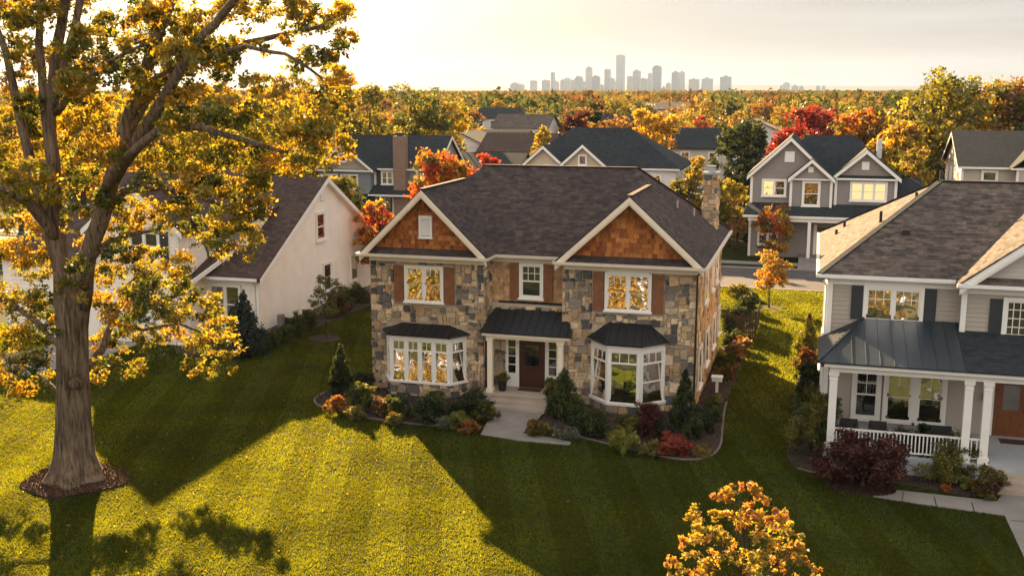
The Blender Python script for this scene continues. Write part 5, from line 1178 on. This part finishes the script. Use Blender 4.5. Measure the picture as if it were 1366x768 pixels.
tpx('garden_tree', 'dark green bushy tree right behind the white gable roof', 480, 262, 70, 50, GREEN + OLIVE, 4200, .12, 49, base=.08)
tpx('poplar_tree', 'tall bright yellow tree behind the right end of the cream house roof', 873, 142, 118, 62, [(.50, .33, .04), (.46, .30, .03), (.42, .30, .05)], 8500, .22, 50, base=.12, shape='vase')
tpx('poplar_tree', 'lower yellow tree clinging to the left side of the tall bright yellow one', 845, 168, 116, 40, [(.48, .31, .04), (.42, .28, .03)], 5000, .2, 51, base=.1)
tpx('evergreen_tree', 'broad dark green tree left of the grey house', 992, 156, 112, 84, DARKG + OLIVE[:1], 9500, .2, 52, base=.08)
tpx('maple_tree', 'large crimson maple above the left gable of the grey house', 1082, 133, 118, 90, [(.24, .025, .025), (.19, .02, .022), (.28, .04, .025)], 10500, .2, 53, base=.12)
tpx('maple_tree', 'red topped maple turning orange above the right gable of the grey house', 1152, 140, 114, 84, RED[:2] + ORANGE + RUST + OLIVE[:1], 9500, .2, 54, base=.1)
tpx('oak_tree', 'tall spreading olive and gold tree above the tan house, highest on the right', 1262, 99, 118, 150, OLIVE + GOLD[1:3] + [(.22, .19, .03)], 17000, .24, 55, base=.12)
tpx('oak_tree', 'rust topped olive tree at the right edge behind the tan house', 1348, 108, 122, 120, OLIVE + RUST + GOLD[1:2], 14000, .24, 56, base=.12)
tpx('oak_tree', 'golden round tree left of and below the highest tree on the right', 1200, 150, 108, 80, GOLD + RUST[:1], 9000, .2, 57, base=.1)
tpx('garden_tree', 'light olive tree between the grey house and the tan house', 1212, 188, 93, 62, [(.24, .22, .04), (.20, .19, .04), (.28, .2, .05)], 6500, .15, 58, base=.08)
tpx('garden_tree', 'low yellow green tree right of the stone chimney', 975, 236, 92, 58, [(.30, .24, .03), (.22, .2, .03)], 5200, .13, 59, base=.08)
tpx('garden_tree', 'golden tree above and left of the stone chimney', 922, 200, 92, 48, GOLD[:3], 5000, .14, 60, base=.08)
tpx('garden_tree', 'dark green bush tree hiding the right corner of the cream house', 908, 240, 88, 52, DARKG + OLIVE, 5000, .12, 61, base=.05)
tpx('garden_tree', 'small pale pink and gold tree beside the left corner of the grey house', 985, 258, 90, 26, [(.42, .3, .12), (.40, .22, .1)], 1800, .1, 62, base=.1)
tpx('maple_tree', 'dark crimson tree behind the middle of the cream house roof', 770, 147, 150, 46, RED[:2] + MAROON, 5500, .24, 63, base=.1)
tpx('conifer_tree', 'dark spiky conifer beside the dark crimson tree', 795, 142, 150, 30, DARKG, 3600, .2, 64, base=.05, shape='cone')
tpx('maple_tree', 'orange tree right of the dark conifer', 812, 152, 146, 26, ORANGE, 2600, .2, 65, base=.1)
tpx('garden_tree', 'yellow tree beside the left gable of the cream house', 722, 166, 132, 36, GOLD, 3600, .2, 66, base=.08)
# big trees upper left behind the oak
for a in (('tall olive tree with a gold crown right of the overhanging oak branches', 432, 84, 104, 84, OLIVE + GOLD[1:2], 10000, 70),
          ('dark olive tree second right of the overhanging oak branches', 492, 108, 112, 88, OLIVE, 7000, 71),
          ('wide olive tree above the brick chimney of the blue grey house', 548, 104, 120, 100, OLIVE + GREEN[:1], 9000, 72),
          ('pale yellow tree right of the wide olive tree above the brick chimney', 594, 126, 128, 70, GOLD[:3], 6000, 73),
          ('golden tree partly hidden by the overhanging oak, left of the tall olive tree', 372, 92, 92, 90, GOLD, 10000, 74),
          ('golden tree seen through the middle of the oak crown', 292, 110, 96, 110, GOLD + OLIVE[:1], 11000, 75),
          ('golden tree seen through the oak crown between its two leaders', 200, 128, 88, 110, GOLD, 11000, 76),
          ('golden brown tree seen through the left part of the oak crown', 100, 120, 92, 110, GOLD + RUST[:1], 9000, 77),
          ('golden tree at the left edge seen through the oak crown', 15, 132, 84, 110, GOLD, 9000, 78),
          ('yellow tree over the ridge of the white house, seen through oak leaves', 330, 190, 80, 70, GOLD, 8000, 79)):
    tpx('woodland_tree', a[0], a[1], a[2], a[3], a[4], a[5], a[6], .2, a[7], base=.1)

# ------------------------------------------------------------------ woodland belt: individual trees, then the far canopy
protos = {}
def proto(key, pal, h, w, n, ls, seed, shape='round'):
    t = tree('woodland_tree', 'x', 'tree', (0, 400 + seed, -.1), h, w, pal, n, ls, seed, 'g', base=.1, limbs=5, shape=shape, k=16)
    protos[key] = t; t['used'] = 0; return t
proto('gold', [(.27, .19, .035), (.30, .19, .03), (.20, .16, .035)], 10, 10, 3000, .26, 201); proto('olive', [(.10, .11, .024), (.13, .13, .028), (.18, .16, .035)], 10, 10.5, 3000, .26, 202)
proto('dark', [(.035, .05, .017), (.045, .06, .02), (.07, .07, .024)], 9.5, 9, 2800, .26, 203); proto('rust', [(.17, .09, .035), (.20, .11, .035), (.13, .08, .03)], 10, 10, 3000, .26, 204); proto('red', [(.30, .05, .03), (.26, .04, .03)], 9, 8, 2400, .25, 205)
rr = random.Random(77)
keys = ['gold'] * 5 + ['olive'] * 8 + ['dark'] * 5 + ['rust'] * 5 + ['red'] * 1
HOUSES = [(o.location.x, o.location.y) for o in list(col.objects) if o.get('category') == 'house']
NAMED = [(o.location.x, o.location.y) for o in list(col.objects) if o.get('category') == 'tree' and not o.get('used') is not None]
DESC = {'gold': 'golden', 'olive': 'olive green', 'dark': 'dark green', 'rust': 'rusty brown', 'red': 'crimson'}
count = 0; extra = []
Yb = 122
while Yb < 430:
    step = 8.8 + (Yb - 122) * .012; span = Yb * .60
    x = -Yb * .86 + rr.uniform(0, step)
    while x < Yb * .27 + 6:
        px = x + rr.uniform(-2.5, 2.5); py = Yb + rr.uniform(-3, 3); key = rr.choice(keys)
        near = min((abs(px - hx_) + abs(py - hy_) * (.55 if py > hy_ else .45) for hx_, hy_ in HOUSES), default=99)
        nn = min((math.hypot(px - a, py - b) for a, b in NAMED if 60 < b < 170), default=99)
        # keep a sight line to the houses in the woods
        block = any(0 < hy_ - py < (34 if hy_ < 180 else 62) and abs(px * hy_ / py - hx_) < 8.5 and hy_ > 140 for hx_, hy_ in HOUSES)
        if near > 7.5 and nn > 4.5 and not (block and rr.random() < .92):
            s = rr.uniform(.72, 1.12) * (1.0 if py > 150 else .95)
            sc = rr.random()
            zone = 'left of the skyline' if px / py < -.33 else ('below the skyline' if px / py < -.06 else 'right of the skyline')
            band = 'near edge of the woods' if py < 165 else ('middle of the woods' if py < 240 else 'far part of the woods')
            if count < 290:
                t = protos[key]; lab = '%s tree crown in the %s, %s' % (DESC[key], band, zone); grp = '%s trees, %s, %s' % (DESC[key], band, zone)
                sc3_ = (s * rr.uniform(.85, 1.25), s * rr.uniform(.85, 1.25), s * rr.uniform(.8, 1.1))
                if not t['used']:
                    t['used'] = 1; t.location = (px, py, -.1); t.scale = sc3_; t['label'] = lab; t['group'] = grp
                else: copy_tree(t, (px, py, -.1), rr.uniform(0, 6.28), sc3_, lab, grp)
                count += 1
            else: extra.append((px, py, s, key))
        x += step * rr.uniform(.8, 1.25)
    Yb += 7.4 + (Yb - 122) * .014
for t in protos.values():
    if 'used' in t: del t['used']
for o in list(col.objects):
    if 'used' in o: del o['used']
print('woodland', count, len(extra))
def canopy(name, pts, seed, label, quad, n_each, hgt):
    rg = np.random.default_rng(seed); n = len(pts); pts = np.array(pts)
    pal = np.array([(.15, .115, .04), (.17, .11, .04), (.08, .095, .032), (.035, .05, .024), (.05, .07, .03), (.12, .085, .04), (.12, .07, .035), (.17, .13, .045), (.06, .065, .03)]); k = rg.integers(0, len(pal), n)
    sz = rg.uniform(.75, 1.25, n) * hgt
    d = rg.normal(size=(n, n_each, 3)); d /= np.linalg.norm(d, axis=2)[:, :, None]; d[:, :, 2] = np.abs(d[:, :, 2]) * 1.0 - .15
    rad = rg.uniform(.7, 1.05, (n, n_each, 1))
    lob = 1 + .22 * np.sin(d[:, :, :1] * 5 + rg.uniform(0, 6, (n, 1, 1))) + .15 * np.sin(d[:, :, 1:2] * 7 + rg.uniform(0, 6, (n, 1, 1)))
    R3 = np.stack([sz * .62, sz * .62, sz * .52], 1)[:, None]
    P = np.concatenate([pts[:, :2], (sz * .48)[:, None]], 1)[:, None] + d * rad * lob * R3
    C = pal[k][:, None] * rg.uniform(.75, 1.3, (n, 1, 1)) * rg.uniform(.75, 1.3, (n, n_each, 1))
    P = P.reshape(-1, 3); C = C.reshape(-1, 3); S = np.repeat(sz * quad, n_each) * rg.uniform(.7, 1.3, len(P))
    o = leaf_obj(name, P, S, C, None, leafmat('far_leaves', .5, 0), origin=(0, 0, 0), seed=seed); tag(o, label, 'woodland', kind='stuff'); return o
def field(y0, y1, step, seed):
    r_ = np.random.default_rng(seed); out_ = []
    y = y0
    while y < y1:
        xs = np.arange(-y * .90 - 20, y * .30 + 20, step); xs = xs + r_.uniform(-.4, .4, len(xs)) * step
        out_.append(np.stack([xs, y + r_.uniform(-.4, .4, len(xs)) * step], 1)); y += step
    P = np.concatenate(out_)
    keep = np.ones(len(P), bool)
    for hx_, hy_ in HOUSES:
        keep &= ~((np.abs(P[:, 0] * hy_ / P[:, 1] - hx_) < 17) & (P[:, 1] > hy_ - 45) & (P[:, 1] < hy_ + 10) & (hy_ > 250))
    # clearings
    q = np.sin(P[:, 0] * .013 + 1) * np.sin(P[:, 1] * .009 + .5 * np.sin(P[:, 0] * .006)); keep &= q < .86
    return P[keep]
canopy('forest', np.array([e[:2] for e in extra] + [(p_[0], p_[1]) for p_ in field(425, 900, 10.5, 5)]), 6, 'autumn woods filling the middle distance below the skyline', .075, 240, 10.5)
canopy('forest', field(900, 2100, 15, 7), 8, 'hazy autumn woods stretching on towards the city', .10, 80, 11)
canopy('forest', field(2100, 6600, 34, 9), 10, 'faint line of woods at the foot of the skyline', .2, 26, 12.5)
# trees across the way, behind the viewer: they show only in the window panes
for i, (x, y, s) in enumerate(((-34, -12, 1.1), (-22, -20, 1.3), (-10, -14, 1.0), (2, -22, 1.25), (14, -12, 1.1), (26, -20, 1.2), (-48, -18, 1.2), (-42, -34, 1.3), (-28, -36, 1.4), (-14, -34, 1.4), (0, -38, 1.5), (14, -32, 1.3), (34, -34, 1.3), (-60, -30, 1.4), (46, -16, 1.3), (-5, -24, 1.1), (20, -22, 1.2))):
    t = copy_tree(protos['gold'], (x, y, -.1), i, (s, s, s), 'golden tree across the way, seen only mirrored in the window panes', 'trees mirrored in the windows')

# ------------------------------------------------------------------ garden shrubs
def sp(name, label, x, y, w, h, pal, n=1500, ls=.045, seed=0, shape='mound', cat='shrub', z=0):
    g_ = gz(x, y, z); return shrub(name, label, (g_[0], g_[1], z), w * 1.15, h * 1.12, pal, int(n * 2.3), ls * .95, seed, None, shape, cat)
sp('arborvitae', 'dark conical evergreen at the left end of the left flower bed', 456, 528, 1.0, 2.05, DARKG + [(.06, .07, .02)], 5200, .045, 1, 'cone', 'conifer')
sp('shrub', 'low rusty pink shrub at the foot of the left conical evergreen', 452, 552, .95, .62, RUST + ORANGE[:1], 1600, .045, 2)
sp('shrub', 'rounded dark shrub with pale tips right of the left conical evergreen', 483, 545, 1.15, .95, GREEN + OLIVE, 2600, .045, 3)
sp('shrub', 'small olive shrub in front of the rounded dark shrub, left bed', 474, 560, .8, .5, OLIVE, 1200, .04, 4)
sp('shrub', 'pinkish dry shrub left of the box bay window', 508, 552, .8, .7, RUST + [(.3, .2, .15)], 1400, .04, 5)
sp('shrub', 'dark shrub against the left house corner behind the conical evergreen', 482, 520, 1.1, .8, DARKG, 1700, .045, 6)
sp('shrub', 'dark green shrub under the left end of the box bay window', 530, 556, 1.1, .8, GREEN, 2000, .045, 7)
sp('shrub', 'small brown green shrub at the front edge below the box bay window', 527, 568, .7, .5, RUST[:1] + OLIVE, 1000, .04, 8)
sp('shrub', 'broad dark green shrub under the middle of the box bay window', 572, 562, 1.5, .95, GREEN + DARKG, 3200, .045, 9)
sp('shrub', 'pale grey green round shrub at the front edge of the left bed', 592, 572, .7, .5, SILVER, 1200, .035, 10)
sp('shrub', 'large dark shrub at the right end of the box bay window', 628, 556, 1.5, 1.05, DARKG + GREEN, 3200, .045, 11)
sp('shrub', 'yellow green shrub in front of the large dark shrub, left bed', 610, 572, .8, .65, LIME + OLIVE, 1400, .04, 12)
sp('shrub', 'low orange shrub at the right tip of the left bed', 626, 577, .75, .42, ORANGE + RUST, 1200, .04, 13)
sp('shrub', 'dark shrub beside the steps at the end of the left bed', 646, 562, .95, .8, GREEN + OLIVE, 1800, .045, 14)
sp('shrub', 'tall cone shaped green shrub right of the porch steps', 752, 556, 1.35, 1.75, GREEN + OLIVE[:1], 4600, .05, 15, 'cone')
sp('shrub', 'low rust and green shrub beside the walk at the left tip of the right bed', 716, 580, .95, .6, RUST + OLIVE + LIME[:1], 1800, .042, 16)
sp('shrub', 'silver leaved shrub at the front edge of the right bed', 756, 588, .95, .55, SILVER, 1700, .035, 17, 'spiky')
sp('shrub', 'round dark green shrub below the angled bay window', 792, 580, 1.35, .95, GREEN + DARKG, 3000, .045, 18)
sp('shrub', 'spiky lime green shrub at the front edge of the right bed', 830, 604, 1.35, .75, LIME, 2600, .06, 19, 'spiky')
sp('shrub', 'dark maroon shrub below the right side of the angled bay window', 862, 582, 1.35, 1.25, MAROON + [(.14, .04, .02)], 3000, .045, 20)
sp('shrub', 'brown and lime tuft between the lime shrub and the red shrub', 868, 608, .8, .55, RUST[:2] + LIME, 1300, .045, 21, 'spiky')
sp('shrub', 'low red shrub at the front of the right bed', 898, 606, 1.3, .65, [(.30, .05, .03), (.22, .04, .025), (.26, .09, .03)], 2600, .045, 22)
sp('shrub', 'low yellow shrub at the right tip of the right bed', 934, 608, .7, .4, [(.26, .19, .04), (.2, .17, .04)], 1100, .04, 23)
sp('arborvitae', 'green conical evergreen at the right corner of the stone house', 912, 582, 1.15, 2.35, DARKG + GREEN, 6500, .045, 24, 'cone', 'conifer')
sp('shrub', 'sprawling brown and pink shrub midway along the right wall of the stone house', 985, 478, 1.3, .9, RUST + [(.3, .2, .15)], 2000, .055, 25)
sp('shrub', 'olive shrub close to the right wall behind the white letter box', 968, 492, 1.0, .9, OLIVE + GREEN, 1800, .05, 26)
sp('shrub', 'large dark shrub before the wooden gate at the right wall', 982, 448, 1.7, 1.5, DARKG, 3200, .06, 27)
sp('shrub', 'dark shrub touching the dark fence behind the stone house', 1000, 418, 1.3, 1.0, DARKG + GREEN, 1800, .06, 28)
sp('shrub', 'low clipped bush on the sunlit lawn behind the stone house', 985, 397, 1.3, .8, OLIVE, 1500, .06, 29); sp('shrub', 'second low bush on the sunlit lawn, right of the clipped one', 1000, 400, 1.1, .6, OLIVE, 1200, .06, 30)
sp('shrub', 'dark low shrub against the stone wall right of the corner evergreen', 938, 575, .9, .7, DARKG, 1500, .045, 90)
sp('shrub', 'small olive shrub by the wall just behind the white letter box', 951, 545, .7, .6, OLIVE + GREEN, 1300, .045, 91)
sp('shrub', 'dark green mound by the bed edge before the white letter box', 950, 562, .8, .55, GREEN, 1400, .045, 92)
sp('shrub', 'rusty grass tuft by the bed edge beyond the white letter box', 972, 508, .9, .7, RUST + OLIVE, 1500, .05, 93, 'spiky')
sp('shrub', 'dark green shrub where the side bed narrows beyond the sprawling pink one', 978, 465, 1.1, 1.0, GREEN + DARKG, 1700, .05, 94)
sp('shrub', 'green filler shrub under the angled bay, behind the silver leaved one', 772, 566, .9, .75, GREEN, 1500, .045, 95)
sp('shrub', 'olive shrub between the lime shrub and the maroon one, close to the bay', 838, 580, .9, .7, OLIVE, 1500, .045, 96)
sp('shrub', 'dark shrub behind the low red shrub, beside the corner evergreen', 886, 588, .9, .8, DARKG + MAROON[:1], 1600, .045, 97)
sp('shrub', 'tall loose olive shrub at the front left corner of the columned porch', 1084, 606, 1.8, 2.1, OLIVE + GREEN, 6000, .055, 31)
sp('shrub', 'dark clipped shrub on the left side of the taupe house, nearest the porch', 1078, 555, 1.1, 1.3, DARKG + OLIVE, 2600, .05, 32)
sp('shrub', 'dark clipped shrub on the left side of the taupe house, second from the porch', 1080, 528, 1.1, 1.3, DARKG, 2600, .05, 33)
sp('shrub', 'reddish shrub further back along the left side of the taupe house', 1077, 492, 1.1, .9, RUST + MAROON, 2000, .05, 34)
sp('shrub', 'upright olive shrub at the sunlit end of the taupe house side wall', 1077, 472, 1.0, 1.9, OLIVE, 2600, .055, 35, 'cone')
sp('shrub', 'dark shrub against the porch railing behind the maroon maple', 1214, 622, 1.45, 1.45, DARKG + GREEN[:1], 3200, .045, 37)
sp('shrub', 'round olive shrub low in front of the railing', 1254, 641, 1.35, 1.05, OLIVE + LIME[1:2], 2600, .045, 38)
sp('shrub', 'taller round olive green shrub left of the paired columns', 1280, 636, 1.5, 1.35, OLIVE + GREEN, 3000, .045, 39)
sp('shrub', 'tiny yellow green ball shrub at the edge of the walk', 1288, 652, .42, .38, LIME, 700, .035, 40)
sp('shrub', 'rust and green shrub beside the steps of the columned porch', 1316, 664, 1.15, 1.0, RUST + OLIVE + MAROON[:1], 2200, .045, 41)
sp('shrub', 'little orange shrub in the mulch at the walk edge', 1262, 655, .3, .25, ORANGE, 400, .035, 42)
g_ = gz(1150, 650); tree('japanese_maple', 'low spreading maroon maple in a mulch ring before the porch railing', 'tree', (g_[0], g_[1], 0), 1.5, 2.9, MAROON + [(.11, .035, .02)], 20000, .05, 300, base=.2, limbs=10, tr=.07, k=26)
sp('conifer', 'blue grey spruce at the front corner of the white house', 328, 474, 1.9, 2.9, [(.05, .075, .07), (.065, .09, .085), (.04, .06, .055)], 5600, .065, 43, 'cone', 'conifer')
for i, (x, y, w, h_, lab) in enumerate(((362, 466, 1.0, .9, 'first bush from the spruce along the white gable wall'), (378, 458, 1.2, .9, 'second bush from the spruce along the white gable wall'), (395, 449, 1.1, 1.2, 'third bush from the spruce along the white gable wall'), (412, 440, 1.1, 1.1, 'fourth bush from the spruce along the white gable wall'), (448, 424, 1.4, 1.5, 'tall reddish topped bush beside the young green tree'), (462, 415, 1.2, 1.3, 'bush right of the reddish topped one on the white gable wall'), (478, 404, 1.3, 1.1, 'last bush on the white gable wall next to the stone corner'), (385, 446, .6, .9, 'thin upright bush close to the white wall'))):
    sp('shrub', lab, x, y, w, h_, (OLIVE[:1] + GREEN) if i != 4 else GREEN + [(.16, .06, .03)], 1500, .055, 60 + i)
for i, (x, y, w, h_, lab, pal) in enumerate(((1000, 330, 1.4, 1.2, 'dark bush at the left corner of the grey house', DARKG), (1062, 338, 1.3, .9, 'dark bush beside the driveway of the grey house', DARKG), (1050, 340, 1.6, 1.3, 'dark red bush at the foot of the orange tree by the grey house', RED[1:2] + MAROON), (985, 310, 1.8, 1.5, 'dark bush behind the left corner of the grey house', GREEN))):
    sp('shrub', lab, x, y, w, h_, pal, 1300, .08, 80 + i)

# ------------------------------------------------------------------ garden furniture
def pot(label, x, y, z, r=.2, h_=.42):
    t = thing('planter', label, 'planter', (x, y, z)); m = MB(); m.tube([(x, y, z), (x, y, z + h_ * .1), (x, y, z + h_ * .92), (x, y, z + h_)], [r * .72, r * .78, r, r * 1.1], 16); m.build('pot', BLACK, t, smooth=False)
    P, C = clump_points([(x + .1 * math.cos(a), y + .1 * math.sin(a), z + h_ + .16) for a in range(6)], [(.2, .2, .2)] * 6, 900, int(x * 10) % 97, 6, .4, GREEN + OLIVE); P[:, 2] = np.maximum(P[:, 2], z + h_ * .8)
    leaf_obj('foliage', P, .04, C, t, up=.3, seed=9)
pot('black pot with a leafy green plant on the porch, left of the dark red door', -12.55, 42.55, .42)
pot('black pot with a green plant on the porch, right of the dark red door', -10.42, 42.5, .42, .16, .36)
pot('low dark pot with a small plant at the right side of the top step', -10.2, 41.6, .42, .15, .3)
g_ = gz(956, 524); t = thing('letter_box', 'small white box on a post in the dark bed beside the stone house', 'letter box', (g_[0], g_[1], 0)); x, y = g_
MB().box(x - .06, x + .06, y - .06, y + .06, 0, .55).build('post', WHITE, t); m = MB(); m.box(x - .22, x + .22, y - .13, y + .13, .55, .74); m.slab((x - .25, y - .16, .75), (x + .25, y - .16, .75), (x + .25, y + .16, .79), (x - .25, y + .16, .79), .03); m.build('box', WHITE, t)
x0, y0 = -4.35, 57.3
t = thing('wooden_gate', 'dark wooden picket fence with gate closing the gap behind the stone house', 'fence', (x0 + .8, y0, 0))
m = MB(); 
for i in range(14): m.box(x0 + .02 + i * .11, x0 + .1 + i * .11, y0, y0 + .03, .05, 1.25 + .05 * (i % 2))
m.box(x0, x0 + 1.6, y0 + .03, y0 + .06, .3, .38); m.box(x0, x0 + 1.6, y0 + .03, y0 + .06, 1.0, 1.08); DW = plain('dark_stained_wood', (.03, .022, .016), .8, .3, 5, .3); m.build('picket_panel', DW, t)
for x in (x0, x0 + 1.62): m = MB(); m.box(x - .06, x + .06, y0 - .03, y0 + .09, 0, 1.5); m.box(x - .08, x + .08, y0 - .05, y0 + .11, 1.5, 1.56); m.build('post', DW, t)
m = MB()
for i in range(34): m.box(x0 + 1.6 - .0, x0 + 1.63, y0 + .15 + i * .12, y0 + .22 + i * .12, .05, 1.2)
m.box(x0 + 1.63, x0 + 1.66, y0, y0 + 4.2, 1.0, 1.08); m.build('side_panel', DW, t)
for i, (x, y) in enumerate(((-25.9, 27.7), (-22.3, 28.35))):
    pass

# ------------------------------------------------------------------ the air
def haze_mat():
    m = bpy.data.materials.new('haze'); m.use_nodes = True; t = m.node_tree; t.nodes.clear(); o = t.nodes.new('ShaderNodeOutputMaterial')
    v = N(t, 'ShaderNodeVolumePrincipled'); v.inputs['Color'].default_value = (.38, .48, .66, 1); v.inputs['Density'].default_value = HAZE; v.inputs['Anisotropy'].default_value = .3
    t.links.new(v.outputs[0], o.inputs['Volume']); return m
HAZE = .00005
m = MB(); m.box(-9500, 9500, -700, 9500, -6, 260); hz = m.build('haze', haze_mat()); tag(hz, kind='stuff'); hz.display_type = 'WIRE'
print('leaf faces', leafcount[0])
